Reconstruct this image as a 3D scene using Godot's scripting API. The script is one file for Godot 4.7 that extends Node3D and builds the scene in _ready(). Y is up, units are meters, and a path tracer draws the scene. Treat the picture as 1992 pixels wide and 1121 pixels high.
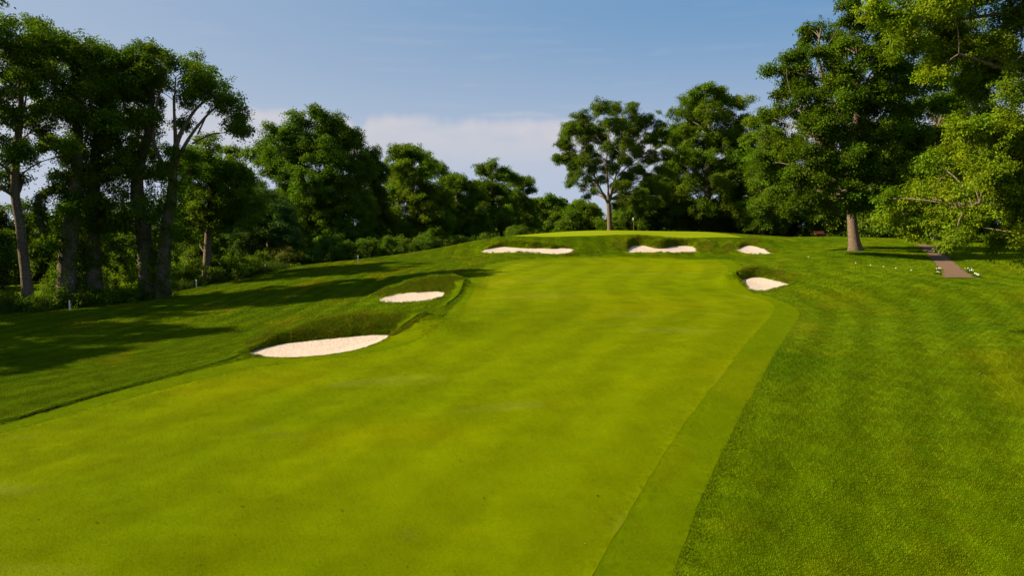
extends Node3D
# A golf hole seen from above the fairway in low evening sun: fairway, bunkers, raised green, woods on both sides.

# ground heights measured along the hole: x, z, height (metres)
const CTRL := [[-10.43, -13.32, 0.4], [-5.43, -13.92, 0.08], [0, -14.63, -0.3], [4.83, -15.19, -0.6], [12.48, -15.94, -1], [-14.41, -18.63, 0.15], [-5.69, -18.5, 0.2], [1.5, -18.63, 0.15], [7.44, -19.01, 0], [15.2, -19.64, -0.25], [-19.48, -25.4, 0], [-13.17, -24.57, 0.15], [-5.7, -25.04, 0.6], [1.91, -23.88, 0.92], [7.32, -23.59, 1], [14.09, -24.31, 0.8], [19.17, -25.04, 0.6], [-28.85, -37.94, 0], [-21.87, -38.43, 0.2], [-14.29, -35.6, 0.6], [-4.84, -32.35, 0.98], [2.41, -30.35, 1.5], [10.08, -29.75, 1.85], [15.91, -29.6, 1.65], [22.6, -29.75, 1.85], [-40.54, -53.6, 0], [-32.17, -56.83, 0.2], [-21.02, -50.7, 0.6], [-3, -41.15, 1.9], [3.46, -43.87, 2.2], [16.76, -43.87, 2.2], [18.97, -40.02, 1.9], [25.24, -44.18, 2.5], [30.5, -44.61, 3.3], [34.17, -45.37, 3.4], [-36.84, -75.41, 0.4], [-27.18, -72.49, 0.95], [-14.99, -67, 1.7], [-1.92, -55.34, 2.5], [6.61, -56.78, 2.8], [16.65, -57.39, 2.75], [19.56, -52.89, 2.4], [22.74, -49.8, 3], [29.06, -54.71, 3.8], [32.34, -51.35, 3.6], [35.95, -52.66, 3.5], [39.05, -51.91, 3.4], [-32.13, -91.43, 1.8], [-26.68, -89.35, 2.2], [-16.04, -90.24, 3.1], [-9.11, -96.08, 3.9], [-10.93, -73.93, 2.5], [-3.51, -70.48, 3], [0.25, -83.55, 3.3], [14, -91.12, 3.4], [24.21, -81.56, 3.4], [28.2, -74.24, 3.6], [-4.65, -93.65, 3.85], [8.15, -90.95, 3.75], [15.44, -93.65, 3.85], [25.44, -95.49, 3.85], [29.46, -90.17, 3.85], [33.05, -85.41, 3.85], [34.93, -69.51, 5], [35.3, -78.98, 4.6], [39.83, -69.28, 4.8], [40.34, -65.63, 4.3], [37.25, -57.16, 3.85], [43.79, -60.92, 4.3], [-3.76, -98, 5.15], [-0.44, -97.5, 5.62], [4.66, -97, 5.72], [11.28, -97.5, 5.55], [15.83, -98.5, 5.78], [21.75, -98.5, 5.82], [28.86, -97.5, 5.7], [32.19, -96.5, 5.42], [35.28, -96, 5.3], [4.85, -101, 5.85], [22.52, -102, 5.92], [29.89, -101, 5.8], [-0.48, -106, 5.95], [4.58, -113, 6.22], [14.1, -122, 6.5], [28.06, -123, 6.55], [35.49, -120, 6.4], [38.34, -115, 5.95], [39.16, -110, 5.62], [44.1, -106, 5.76], [45.36, -100, 5.9], [46.67, -95, 5.8], [50.07, -85, 5.7], [53.92, -84, 5.3], [62.9, -84, 5.1], [-35.84, -120, -0.2], [-21.71, -122, 0.4], [-9.18, -127, 2], [0.41, -135, 3.6], [23.29, -152, 5.2], [45.52, -150, 4.9], [63.56, -140, 4], [75.59, -125, 3.5], [89.94, -120, 3], [-60, -60, -0.4], [-45, -82, 0], [-70, -105, -1], [-40, -118, -0.2], [-110, -60, -1], [-60, -20, -0.4], [-30, -8, -0.3], [0, 2, -0.9], [25, -4, -0.8], [60, -40, 2.6], [72, -72, 4.4], [34, -15, 0.1], [64, -12, 0.3], [-120, -160, -1], [0, -200, 2.5], [90, -170, 2.5], [140, -90, 3]]
# sand bunkers: floor plane (height, cross slope, rise, x0, distance0), outline of the sand, crest of the grass bank (x, z, extra height)
var BUNKERS := [{"sig": 1.7, "plane": [0.88, 0.05, 0.1, -10.29, 35.67], "poly": PackedVector2Array([Vector2(-13.78, -35.59), Vector2(-13.61, -35.47), Vector2(-13.37, -35.35), Vector2(-13.06, -35.22), Vector2(-12.69, -35.1), Vector2(-12.24, -34.98), Vector2(-11.81, -34.89), Vector2(-11.39, -34.83), Vector2(-10.98, -34.8), Vector2(-10.58, -34.8), Vector2(-10.19, -34.83), Vector2(-9.81, -34.89), Vector2(-9.43, -34.99), Vector2(-9.06, -35.11), Vector2(-8.73, -35.26), Vector2(-8.43, -35.44), Vector2(-8.17, -35.64), Vector2(-7.95, -35.87), Vector2(-7.74, -36.12), Vector2(-7.54, -36.41), Vector2(-7.34, -36.71), Vector2(-7.16, -37.04), Vector2(-7, -37.34), Vector2(-6.87, -37.59), Vector2(-6.76, -37.81), Vector2(-6.68, -37.98), Vector2(-6.67, -38.14), Vector2(-6.75, -38.28), Vector2(-6.92, -38.41), Vector2(-7.16, -38.51), Vector2(-7.42, -38.58), Vector2(-7.69, -38.62), Vector2(-7.96, -38.62), Vector2(-8.25, -38.59), Vector2(-8.56, -38.56), Vector2(-8.88, -38.52), Vector2(-9.22, -38.48), Vector2(-9.57, -38.43), Vector2(-9.92, -38.38), Vector2(-10.27, -38.32), Vector2(-10.62, -38.26), Vector2(-10.96, -38.18), Vector2(-11.3, -38.1), Vector2(-11.64, -38.02), Vector2(-11.97, -37.92), Vector2(-12.3, -37.82), Vector2(-12.6, -37.71), Vector2(-12.87, -37.59), Vector2(-13.1, -37.45), Vector2(-13.3, -37.3), Vector2(-13.47, -37.15), Vector2(-13.63, -36.99), Vector2(-13.76, -36.81), Vector2(-13.87, -36.63), Vector2(-13.95, -36.46), Vector2(-14, -36.29), Vector2(-14.03, -36.14), Vector2(-14.03, -36), Vector2(-13.99, -35.86), Vector2(-13.9, -35.72)]), "crest": [[-13.63, -37.2, 0.38], [-13.09, -38.6, 0.8], [-11.91, -39.6, 1.04], [-10.25, -40.2, 1.15], [-8.46, -40.4, 1.06], [-6.55, -40, 0.98], [-5.18, -39.2, 0.76], [-4.26, -38.4, 0.51]]},
	{"sig": 1.7, "plane": [1.89, 0.05, 0.13, -7.62, 50.75], "poly": PackedVector2Array([Vector2(-9.57, -51.33), Vector2(-9.22, -51.09), Vector2(-8.87, -50.88), Vector2(-8.54, -50.69), Vector2(-8.22, -50.53), Vector2(-7.91, -50.38), Vector2(-7.61, -50.28), Vector2(-7.31, -50.22), Vector2(-7.03, -50.2), Vector2(-6.74, -50.22), Vector2(-6.48, -50.27), Vector2(-6.22, -50.36), Vector2(-5.99, -50.48), Vector2(-5.76, -50.64), Vector2(-5.58, -50.83), Vector2(-5.42, -51.07), Vector2(-5.3, -51.34), Vector2(-5.22, -51.66), Vector2(-5.16, -51.97), Vector2(-5.14, -52.29), Vector2(-5.15, -52.6), Vector2(-5.19, -52.92), Vector2(-5.29, -53.18), Vector2(-5.45, -53.39), Vector2(-5.66, -53.55), Vector2(-5.94, -53.66), Vector2(-6.21, -53.72), Vector2(-6.46, -53.73), Vector2(-6.72, -53.69), Vector2(-6.96, -53.61), Vector2(-7.2, -53.57), Vector2(-7.43, -53.58), Vector2(-7.65, -53.63), Vector2(-7.87, -53.72), Vector2(-8.08, -53.77), Vector2(-8.28, -53.77), Vector2(-8.47, -53.72), Vector2(-8.66, -53.63), Vector2(-8.85, -53.51), Vector2(-9.03, -53.38), Vector2(-9.2, -53.22), Vector2(-9.37, -53.04), Vector2(-9.53, -52.83), Vector2(-9.67, -52.61), Vector2(-9.8, -52.36), Vector2(-9.92, -52.09), Vector2(-9.92, -51.83), Vector2(-9.8, -51.57)]), "crest": [[-10.67, -54, 0.24], [-9.69, -55.5, 0.8], [-8.29, -56, 1.1], [-6.6, -56, 1.25], [-5.07, -55.5, 1.26], [-4.14, -54.3, 0.68]]},
	{"sig": 1.6, "plane": [2.61, 0.05, 0.14, 20.09, 53.89], "poly": PackedVector2Array([Vector2(18.82, -54.53), Vector2(18.83, -54.21), Vector2(18.9, -53.94), Vector2(19.02, -53.71), Vector2(19.19, -53.53), Vector2(19.42, -53.39), Vector2(19.66, -53.31), Vector2(19.93, -53.27), Vector2(20.21, -53.29), Vector2(20.52, -53.35), Vector2(20.82, -53.44), Vector2(21.12, -53.55), Vector2(21.42, -53.69), Vector2(21.72, -53.85), Vector2(21.95, -54.01), Vector2(22.12, -54.17), Vector2(22.23, -54.34), Vector2(22.28, -54.51), Vector2(22.28, -54.7), Vector2(22.25, -54.92), Vector2(22.18, -55.16), Vector2(22.06, -55.42), Vector2(21.94, -55.68), Vector2(21.82, -55.95), Vector2(21.7, -56.22), Vector2(21.58, -56.49), Vector2(21.46, -56.75), Vector2(21.33, -57), Vector2(21.2, -57.24), Vector2(21.07, -57.48), Vector2(20.91, -57.64), Vector2(20.74, -57.73), Vector2(20.55, -57.75), Vector2(20.33, -57.69), Vector2(20.11, -57.62), Vector2(19.88, -57.52), Vector2(19.65, -57.4), Vector2(19.41, -57.26), Vector2(19.21, -57.02), Vector2(19.06, -56.69), Vector2(18.95, -56.28), Vector2(18.89, -55.77), Vector2(18.84, -55.31), Vector2(18.82, -54.89)]), "crest": [[18.42, -56.5, 0.82], [19.51, -58, 0.96], [20.69, -58.5, 1.02], [21.83, -58, 0.87], [22.76, -57, 0.4], [23.01, -55, 0.08]]},
	{"sig": 1.5, "plane": [3.9, 0.03, 0.15, 0.94, 91.31], "poly": PackedVector2Array([Vector2(-3.75, -92.9), Vector2(-3.25, -92.55), Vector2(-2.7, -92.21), Vector2(-2.1, -91.89), Vector2(-1.46, -91.59), Vector2(-0.76, -91.31), Vector2(0.01, -91.04), Vector2(0.86, -90.78), Vector2(1.8, -90.54), Vector2(2.81, -90.3), Vector2(3.74, -90.14), Vector2(4.59, -90.06), Vector2(5.36, -90.06), Vector2(6.04, -90.14), Vector2(6.62, -90.26), Vector2(7.09, -90.42), Vector2(7.45, -90.61), Vector2(7.71, -90.85), Vector2(7.92, -91.16), Vector2(8.08, -91.55), Vector2(8.2, -92.02), Vector2(8.26, -92.58), Vector2(8.2, -93.03), Vector2(8.02, -93.39), Vector2(7.72, -93.65), Vector2(7.29, -93.81), Vector2(6.89, -93.89), Vector2(6.51, -93.9), Vector2(6.16, -93.83), Vector2(5.83, -93.69), Vector2(5.49, -93.65), Vector2(5.14, -93.7), Vector2(4.78, -93.85), Vector2(4.4, -94.1), Vector2(4.03, -94.28), Vector2(3.66, -94.38), Vector2(3.3, -94.41), Vector2(2.95, -94.37), Vector2(2.55, -94.4), Vector2(2.1, -94.52), Vector2(1.61, -94.72), Vector2(1.08, -94.99), Vector2(0.59, -95.26), Vector2(0.15, -95.53), Vector2(-0.26, -95.79), Vector2(-0.62, -96.04), Vector2(-0.98, -96.2), Vector2(-1.34, -96.25), Vector2(-1.7, -96.21), Vector2(-2.06, -96.06), Vector2(-2.44, -95.8), Vector2(-2.86, -95.43), Vector2(-3.31, -94.94), Vector2(-3.78, -94.33), Vector2(-4.02, -93.79), Vector2(-4, -93.31)]), "crest": []},
	{"sig": 1.5, "plane": [3.96, -0.02, 0.17, 20.88, 94.49], "poly": PackedVector2Array([Vector2(16.21, -93.84), Vector2(16.61, -93.8), Vector2(17.14, -93.79), Vector2(17.79, -93.82), Vector2(18.57, -93.89), Vector2(19.47, -93.99), Vector2(20.38, -94.12), Vector2(21.3, -94.26), Vector2(22.23, -94.43), Vector2(23.17, -94.62), Vector2(23.97, -94.82), Vector2(24.63, -95.02), Vector2(25.16, -95.24), Vector2(25.56, -95.45), Vector2(25.86, -95.82), Vector2(26.06, -96.34), Vector2(26.15, -97), Vector2(26.15, -97.81), Vector2(26.02, -98.43), Vector2(25.77, -98.85), Vector2(25.39, -99.08), Vector2(24.9, -99.12), Vector2(24.45, -99.09), Vector2(24.03, -98.99), Vector2(23.66, -98.83), Vector2(23.33, -98.61), Vector2(22.99, -98.34), Vector2(22.64, -98.02), Vector2(22.29, -97.66), Vector2(21.92, -97.26), Vector2(21.56, -96.97), Vector2(21.2, -96.79), Vector2(20.84, -96.72), Vector2(20.49, -96.77), Vector2(20.18, -96.92), Vector2(19.92, -97.16), Vector2(19.7, -97.5), Vector2(19.53, -97.94), Vector2(19.31, -98.28), Vector2(19.03, -98.52), Vector2(18.7, -98.67), Vector2(18.32, -98.72), Vector2(17.96, -98.63), Vector2(17.6, -98.4), Vector2(17.26, -98.04), Vector2(16.94, -97.54), Vector2(16.64, -96.99), Vector2(16.38, -96.38), Vector2(16.14, -95.71), Vector2(15.93, -94.99), Vector2(15.87, -94.43), Vector2(15.97, -94.05)]), "crest": []},
	{"sig": 1.5, "plane": [4.04, 0.05, 0.16, 31.62, 89.23], "poly": PackedVector2Array([Vector2(30.23, -90.76), Vector2(30.35, -90.21), Vector2(30.54, -89.71), Vector2(30.8, -89.27), Vector2(31.11, -88.87), Vector2(31.49, -88.53), Vector2(31.89, -88.26), Vector2(32.31, -88.07), Vector2(32.74, -87.96), Vector2(33.19, -87.93), Vector2(33.51, -88), Vector2(33.69, -88.16), Vector2(33.74, -88.42), Vector2(33.66, -88.78), Vector2(33.61, -89.15), Vector2(33.61, -89.53), Vector2(33.64, -89.93), Vector2(33.7, -90.35), Vector2(33.73, -90.76), Vector2(33.7, -91.16), Vector2(33.63, -91.56), Vector2(33.51, -91.95), Vector2(33.37, -92.35), Vector2(33.21, -92.75), Vector2(33.03, -93.17), Vector2(32.82, -93.59), Vector2(32.6, -93.86), Vector2(32.36, -93.97), Vector2(32.1, -93.92), Vector2(31.82, -93.72), Vector2(31.52, -93.45), Vector2(31.21, -93.12), Vector2(30.89, -92.73), Vector2(30.55, -92.27), Vector2(30.33, -91.79), Vector2(30.22, -91.29)]), "crest": [[30.08, -93.5, 0.66], [31.64, -95.3, 0.54], [33.56, -96.3, 0.7], [35.27, -95.8, 0.4]]}]
var FAIR_L := PackedVector2Array([Vector2(-31.6, 6), Vector2(-30.77, 4.12), Vector2(-29.13, 0.37), Vector2(-26.67, -5.26), Vector2(-23.38, -12.77), Vector2(-20.8, -18.67), Vector2(-18.91, -22.98), Vector2(-17.73, -25.69), Vector2(-17.24, -26.8), Vector2(-16.66, -27.92), Vector2(-15.99, -29.06), Vector2(-15.23, -30.22), Vector2(-14.37, -31.4), Vector2(-13.51, -32.32), Vector2(-12.66, -32.98), Vector2(-11.81, -33.39), Vector2(-10.96, -33.53), Vector2(-10.2, -33.67), Vector2(-9.53, -33.8), Vector2(-8.95, -33.91), Vector2(-8.46, -34.01), Vector2(-7.98, -34.16), Vector2(-7.53, -34.34), Vector2(-7.1, -34.56), Vector2(-6.69, -34.82), Vector2(-6.29, -35.1), Vector2(-5.9, -35.4), Vector2(-5.52, -35.71), Vector2(-5.16, -36.04), Vector2(-4.83, -36.42), Vector2(-4.53, -36.83), Vector2(-4.27, -37.29), Vector2(-4.04, -37.78), Vector2(-3.84, -38.33), Vector2(-3.67, -38.92), Vector2(-3.53, -39.56), Vector2(-3.42, -40.24), Vector2(-3.33, -40.99), Vector2(-3.26, -41.81), Vector2(-3.22, -42.7), Vector2(-3.19, -43.66), Vector2(-3.17, -44.63), Vector2(-3.15, -45.63), Vector2(-3.14, -46.64), Vector2(-3.14, -47.67), Vector2(-3.11, -48.79), Vector2(-3.07, -50), Vector2(-3.01, -51.31), Vector2(-2.94, -52.7), Vector2(-2.86, -54.12), Vector2(-2.79, -55.54), Vector2(-2.72, -56.98), Vector2(-2.66, -58.44), Vector2(-2.58, -60.01), Vector2(-2.5, -61.69), Vector2(-2.39, -63.48), Vector2(-2.28, -65.38), Vector2(-2.09, -67.38), Vector2(-1.81, -69.48), Vector2(-1.45, -71.67), Vector2(-1.01, -73.97), Vector2(-0.49, -76.06), Vector2(0.12, -77.95), Vector2(0.82, -79.64), Vector2(1.6, -81.13), Vector2(2.43, -82.47), Vector2(3.33, -83.65), Vector2(4.28, -84.67), Vector2(5.29, -85.54), Vector2(6.31, -86.35), Vector2(7.34, -87.1), Vector2(8.39, -87.79), Vector2(9.45, -88.41), Vector2(10.47, -88.97), Vector2(11.44, -89.45), Vector2(12.38, -89.86), Vector2(13.27, -90.2), Vector2(13.95, -90.45), Vector2(14.39, -90.62), Vector2(14.62, -90.7)])
var FAIR_R := PackedVector2Array([Vector2(-8.14, 6), Vector2(-7.52, 4.7), Vector2(-6.28, 2.09), Vector2(-4.41, -1.81), Vector2(-1.93, -7.02), Vector2(0, -11.08), Vector2(1.39, -13.98), Vector2(2.23, -15.74), Vector2(2.51, -16.34), Vector2(2.84, -17), Vector2(3.2, -17.72), Vector2(3.6, -18.51), Vector2(4.03, -19.35), Vector2(4.47, -20.17), Vector2(4.9, -20.96), Vector2(5.34, -21.73), Vector2(5.77, -22.47), Vector2(6.23, -23.27), Vector2(6.73, -24.11), Vector2(7.26, -25), Vector2(7.82, -25.94), Vector2(8.4, -26.95), Vector2(9.01, -28.03), Vector2(9.64, -29.19), Vector2(10.3, -30.43), Vector2(11, -31.78), Vector2(11.76, -33.26), Vector2(12.56, -34.85), Vector2(13.41, -36.56), Vector2(14.19, -38.14), Vector2(14.92, -39.6), Vector2(15.59, -40.93), Vector2(16.21, -42.13), Vector2(16.7, -43.21), Vector2(17.07, -44.17), Vector2(17.33, -45.01), Vector2(17.47, -45.72), Vector2(17.57, -46.53), Vector2(17.64, -47.45), Vector2(17.66, -48.47), Vector2(17.64, -49.59), Vector2(17.62, -50.64), Vector2(17.59, -51.63), Vector2(17.55, -52.54), Vector2(17.51, -53.4), Vector2(17.5, -54.22), Vector2(17.51, -55), Vector2(17.56, -55.76), Vector2(17.63, -56.48), Vector2(17.79, -57.29), Vector2(18.04, -58.18), Vector2(18.37, -59.16), Vector2(18.79, -60.23), Vector2(19.22, -61.35), Vector2(19.68, -62.53), Vector2(20.15, -63.77), Vector2(20.64, -65.06), Vector2(21.16, -66.69), Vector2(21.72, -68.64), Vector2(22.32, -70.93), Vector2(22.94, -73.56), Vector2(23.47, -76.17), Vector2(23.89, -78.76), Vector2(24.2, -81.35), Vector2(24.41, -83.92), Vector2(24.33, -86.05), Vector2(23.95, -87.74), Vector2(23.27, -88.98), Vector2(22.29, -89.79), Vector2(21.56, -90.39), Vector2(21.08, -90.79), Vector2(20.83, -90.99)])
var CUT_L := PackedVector2Array([Vector2(-29.71, 6), Vector2(-29.06, 4.05), Vector2(-27.76, 0.15), Vector2(-25.82, -5.7), Vector2(-23.22, -13.5), Vector2(-21.17, -19.67), Vector2(-19.66, -24.22), Vector2(-18.68, -27.14), Vector2(-18.25, -28.44), Vector2(-17.7, -29.72), Vector2(-17.02, -30.98), Vector2(-16.21, -32.22), Vector2(-15.29, -33.45), Vector2(-14.12, -34.51), Vector2(-12.72, -35.4), Vector2(-11.09, -36.13), Vector2(-9.21, -36.7), Vector2(-7.76, -37.16), Vector2(-6.73, -37.51), Vector2(-6.13, -37.76), Vector2(-5.95, -37.9), Vector2(-5.77, -38.08), Vector2(-5.59, -38.28), Vector2(-5.41, -38.52), Vector2(-5.22, -38.8), Vector2(-5.05, -39.14), Vector2(-4.88, -39.54), Vector2(-4.72, -40.02), Vector2(-4.56, -40.56), Vector2(-4.44, -41.14), Vector2(-4.34, -41.77), Vector2(-4.27, -42.44), Vector2(-4.23, -43.15), Vector2(-4.17, -43.91), Vector2(-4.11, -44.7), Vector2(-4.04, -45.54), Vector2(-3.96, -46.42), Vector2(-3.88, -47.4), Vector2(-3.8, -48.5), Vector2(-3.72, -49.71), Vector2(-3.64, -51.03), Vector2(-3.58, -52.3), Vector2(-3.54, -53.52), Vector2(-3.51, -54.68), Vector2(-3.5, -55.8), Vector2(-3.51, -56.9), Vector2(-3.56, -58), Vector2(-3.64, -59.09), Vector2(-3.75, -60.17), Vector2(-3.83, -61.5), Vector2(-3.86, -63.08), Vector2(-3.86, -64.91), Vector2(-3.82, -66.98), Vector2(-3.68, -69.08), Vector2(-3.46, -71.19), Vector2(-3.15, -73.31), Vector2(-2.74, -75.46), Vector2(-2.29, -77.37), Vector2(-1.79, -79.06), Vector2(-1.24, -80.52), Vector2(-0.64, -81.75), Vector2(0.05, -82.86), Vector2(0.84, -83.86), Vector2(1.72, -84.73), Vector2(2.7, -85.49), Vector2(3.74, -86.25), Vector2(4.85, -87.02), Vector2(6.01, -87.8), Vector2(7.23, -88.58), Vector2(8.45, -89.27), Vector2(9.69, -89.88), Vector2(10.93, -90.39), Vector2(12.18, -90.82), Vector2(13.11, -91.14), Vector2(13.74, -91.35), Vector2(14.05, -91.46)])
var CUT_R := PackedVector2Array([Vector2(-5.85, 6), Vector2(-5.25, 4.68), Vector2(-4.05, 2.05), Vector2(-2.26, -1.9), Vector2(0.13, -7.16), Vector2(1.98, -11.24), Vector2(3.3, -14.14), Vector2(4.08, -15.85), Vector2(4.32, -16.38), Vector2(4.57, -16.92), Vector2(4.82, -17.46), Vector2(5.09, -18.01), Vector2(5.37, -18.56), Vector2(5.68, -19.17), Vector2(6.04, -19.84), Vector2(6.43, -20.56), Vector2(6.87, -21.33), Vector2(7.29, -22.08), Vector2(7.7, -22.81), Vector2(8.1, -23.52), Vector2(8.49, -24.2), Vector2(8.91, -24.94), Vector2(9.36, -25.74), Vector2(9.84, -26.61), Vector2(10.36, -27.54), Vector2(10.91, -28.53), Vector2(11.49, -29.6), Vector2(12.1, -30.74), Vector2(12.75, -31.95), Vector2(13.46, -33.31), Vector2(14.25, -34.81), Vector2(15.09, -36.46), Vector2(16.01, -38.26), Vector2(16.76, -39.75), Vector2(17.34, -40.95), Vector2(17.76, -41.83), Vector2(18.01, -42.42), Vector2(18.21, -43.02), Vector2(18.36, -43.64), Vector2(18.45, -44.27), Vector2(18.5, -44.92), Vector2(18.53, -45.71), Vector2(18.56, -46.64), Vector2(18.57, -47.71), Vector2(18.58, -48.92), Vector2(18.58, -50.06), Vector2(18.58, -51.14), Vector2(18.57, -52.16), Vector2(18.57, -53.11), Vector2(18.6, -54.01), Vector2(18.66, -54.86), Vector2(18.77, -55.65), Vector2(18.9, -56.39), Vector2(19.1, -57.2), Vector2(19.36, -58.07), Vector2(19.68, -59.01), Vector2(20.06, -60.02), Vector2(20.49, -61.17), Vector2(20.97, -62.45), Vector2(21.51, -63.87), Vector2(22.1, -65.43), Vector2(22.72, -67.27), Vector2(23.35, -69.39), Vector2(24, -71.8), Vector2(24.67, -74.5), Vector2(25.22, -77.16), Vector2(25.64, -79.79), Vector2(25.93, -82.38), Vector2(26.1, -84.94), Vector2(25.72, -87.07), Vector2(24.79, -88.75), Vector2(23.32, -89.99), Vector2(21.31, -90.8), Vector2(20.06, -91.42), Vector2(19.58, -91.85), Vector2(19.87, -92.1), Vector2(20.92, -92.16), Vector2(21.72, -92.21), Vector2(22.24, -92.24), Vector2(22.51, -92.25)])
var GREEN := PackedVector2Array([Vector2(1.61, -101.7), Vector2(2.89, -101.5), Vector2(4.26, -101.26), Vector2(5.74, -100.97), Vector2(7.31, -100.64), Vector2(8.99, -100.26), Vector2(10.52, -100.06), Vector2(11.93, -100.02), Vector2(13.19, -100.15), Vector2(14.31, -100.45), Vector2(15.53, -100.67), Vector2(16.84, -100.81), Vector2(18.25, -100.86), Vector2(19.75, -100.84), Vector2(21.31, -100.82), Vector2(22.94, -100.81), Vector2(24.62, -100.8), Vector2(26.38, -100.8), Vector2(27.97, -100.89), Vector2(29.41, -101.08), Vector2(30.69, -101.36), Vector2(31.81, -101.74), Vector2(32.88, -102.38), Vector2(33.88, -103.27), Vector2(34.81, -104.44), Vector2(35.69, -105.86), Vector2(36.38, -107.31), Vector2(36.88, -108.77), Vector2(37.19, -110.25), Vector2(37.31, -111.75), Vector2(37.19, -113.31), Vector2(36.81, -114.94), Vector2(36.19, -116.62), Vector2(35.31, -118.38), Vector2(34.22, -119.94), Vector2(32.91, -121.31), Vector2(31.38, -122.5), Vector2(29.62, -123.5), Vector2(27.62, -124.22), Vector2(25.38, -124.66), Vector2(22.88, -124.81), Vector2(20.12, -124.69), Vector2(17.56, -124.25), Vector2(15.19, -123.5), Vector2(13, -122.44), Vector2(11, -121.06), Vector2(9.12, -119.47), Vector2(7.38, -117.66), Vector2(5.75, -115.62), Vector2(4.25, -113.38), Vector2(2.98, -111.19), Vector2(1.94, -109.06), Vector2(1.14, -107), Vector2(0.56, -105), Vector2(0.45, -103.45), Vector2(0.8, -102.35)])
var STEPS := [PackedVector2Array([Vector2(-25.38, -20.67), Vector2(-25.01, -20.95), Vector2(-24.26, -21.53), Vector2(-23.13, -22.39), Vector2(-21.63, -23.54), Vector2(-20.46, -24.56), Vector2(-19.63, -25.45), Vector2(-19.13, -26.21), Vector2(-18.96, -26.84), Vector2(-18.76, -27.49), Vector2(-18.55, -28.14), Vector2(-18.31, -28.8), Vector2(-18.05, -29.47), Vector2(-17.75, -30.14), Vector2(-17.42, -30.79), Vector2(-17.06, -31.44), Vector2(-16.66, -32.08), Vector2(-16.24, -32.74), Vector2(-15.79, -33.41), Vector2(-15.31, -34.1), Vector2(-14.8, -34.81), Vector2(-14.42, -35.35), Vector2(-14.17, -35.7), Vector2(-14.04, -35.88)]), PackedVector2Array([Vector2(-6.46, -37.91), Vector2(-6.42, -37.95), Vector2(-6.33, -38.02), Vector2(-6.19, -38.13), Vector2(-6.01, -38.27), Vector2(-5.83, -38.45), Vector2(-5.64, -38.67), Vector2(-5.46, -38.91), Vector2(-5.28, -39.19), Vector2(-5.11, -39.51), Vector2(-4.95, -39.86), Vector2(-4.82, -40.24), Vector2(-4.7, -40.66), Vector2(-4.59, -41.08), Vector2(-4.51, -41.52), Vector2(-4.45, -41.97), Vector2(-4.41, -42.43), Vector2(-4.38, -42.77), Vector2(-4.36, -43), Vector2(-4.35, -43.12)]), PackedVector2Array([Vector2(-4.62, -45.51), Vector2(-4.59, -45.75), Vector2(-4.54, -46.24), Vector2(-4.45, -46.97), Vector2(-4.33, -47.95), Vector2(-4.22, -48.99), Vector2(-4.11, -50.09), Vector2(-4, -51.26), Vector2(-3.89, -52.49), Vector2(-3.81, -53.63), Vector2(-3.75, -54.7), Vector2(-3.7, -55.67), Vector2(-3.67, -56.57), Vector2(-3.68, -57.44), Vector2(-3.72, -58.28), Vector2(-3.79, -59.11), Vector2(-3.9, -59.91), Vector2(-3.98, -60.51), Vector2(-4.04, -60.91), Vector2(-4.06, -61.1)])]
var PATH_L := PackedVector2Array([Vector2(32.56, -51.39), Vector2(32.76, -51.74), Vector2(33.16, -52.45), Vector2(33.77, -53.51), Vector2(34.58, -54.93), Vector2(35.41, -56.4), Vector2(36.25, -57.94), Vector2(37.11, -59.54), Vector2(37.99, -61.2), Vector2(38.8, -62.76), Vector2(39.53, -64.21), Vector2(40.2, -65.55), Vector2(40.8, -66.79), Vector2(41.44, -68.1), Vector2(42.11, -69.49), Vector2(42.82, -70.96), Vector2(43.56, -72.51), Vector2(44.3, -74.02), Vector2(45.04, -75.51), Vector2(45.77, -76.97), Vector2(46.49, -78.39), Vector2(47.04, -79.46), Vector2(47.4, -80.17), Vector2(47.58, -80.53)])
var PATH_R := PackedVector2Array([Vector2(35.55, -52.48), Vector2(35.66, -52.72), Vector2(35.89, -53.2), Vector2(36.23, -53.93), Vector2(36.68, -54.89), Vector2(37.14, -55.87), Vector2(37.6, -56.86), Vector2(38.07, -57.86), Vector2(38.54, -58.88), Vector2(39.07, -59.98), Vector2(39.67, -61.18), Vector2(40.33, -62.47), Vector2(41.06, -63.84), Vector2(41.76, -65.2), Vector2(42.44, -66.53), Vector2(43.1, -67.84), Vector2(43.74, -69.12), Vector2(44.38, -70.4), Vector2(45.03, -71.69), Vector2(45.68, -72.98), Vector2(46.34, -74.26), Vector2(46.83, -75.23), Vector2(47.16, -75.87), Vector2(47.33, -76.19)])
const STAKES := [[-39.31, 0.03, -60.35], [-35.58, 0.56, -76.77], [-31.6, 1.65, -87.44], [-20.07, 2.75, -89.06]]
const MARKERS := [[30.99, 4.13, -61.56], [31.37, 4.05, -59.71], [31.8, 3.99, -58.4], [32.21, 3.93, -57.24], [32.72, 3.85, -55.9], [30.48, 4.29, -70.26]]
const FLOWERS := [[34.97, 3.79, -56.04], [33.49, 3.67, -53.58], [37.62, 3.77, -56.34], [37.11, 3.68, -55.25], [36.19, 3.54, -53.25], [36.05, 3.5, -52.64]]
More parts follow.
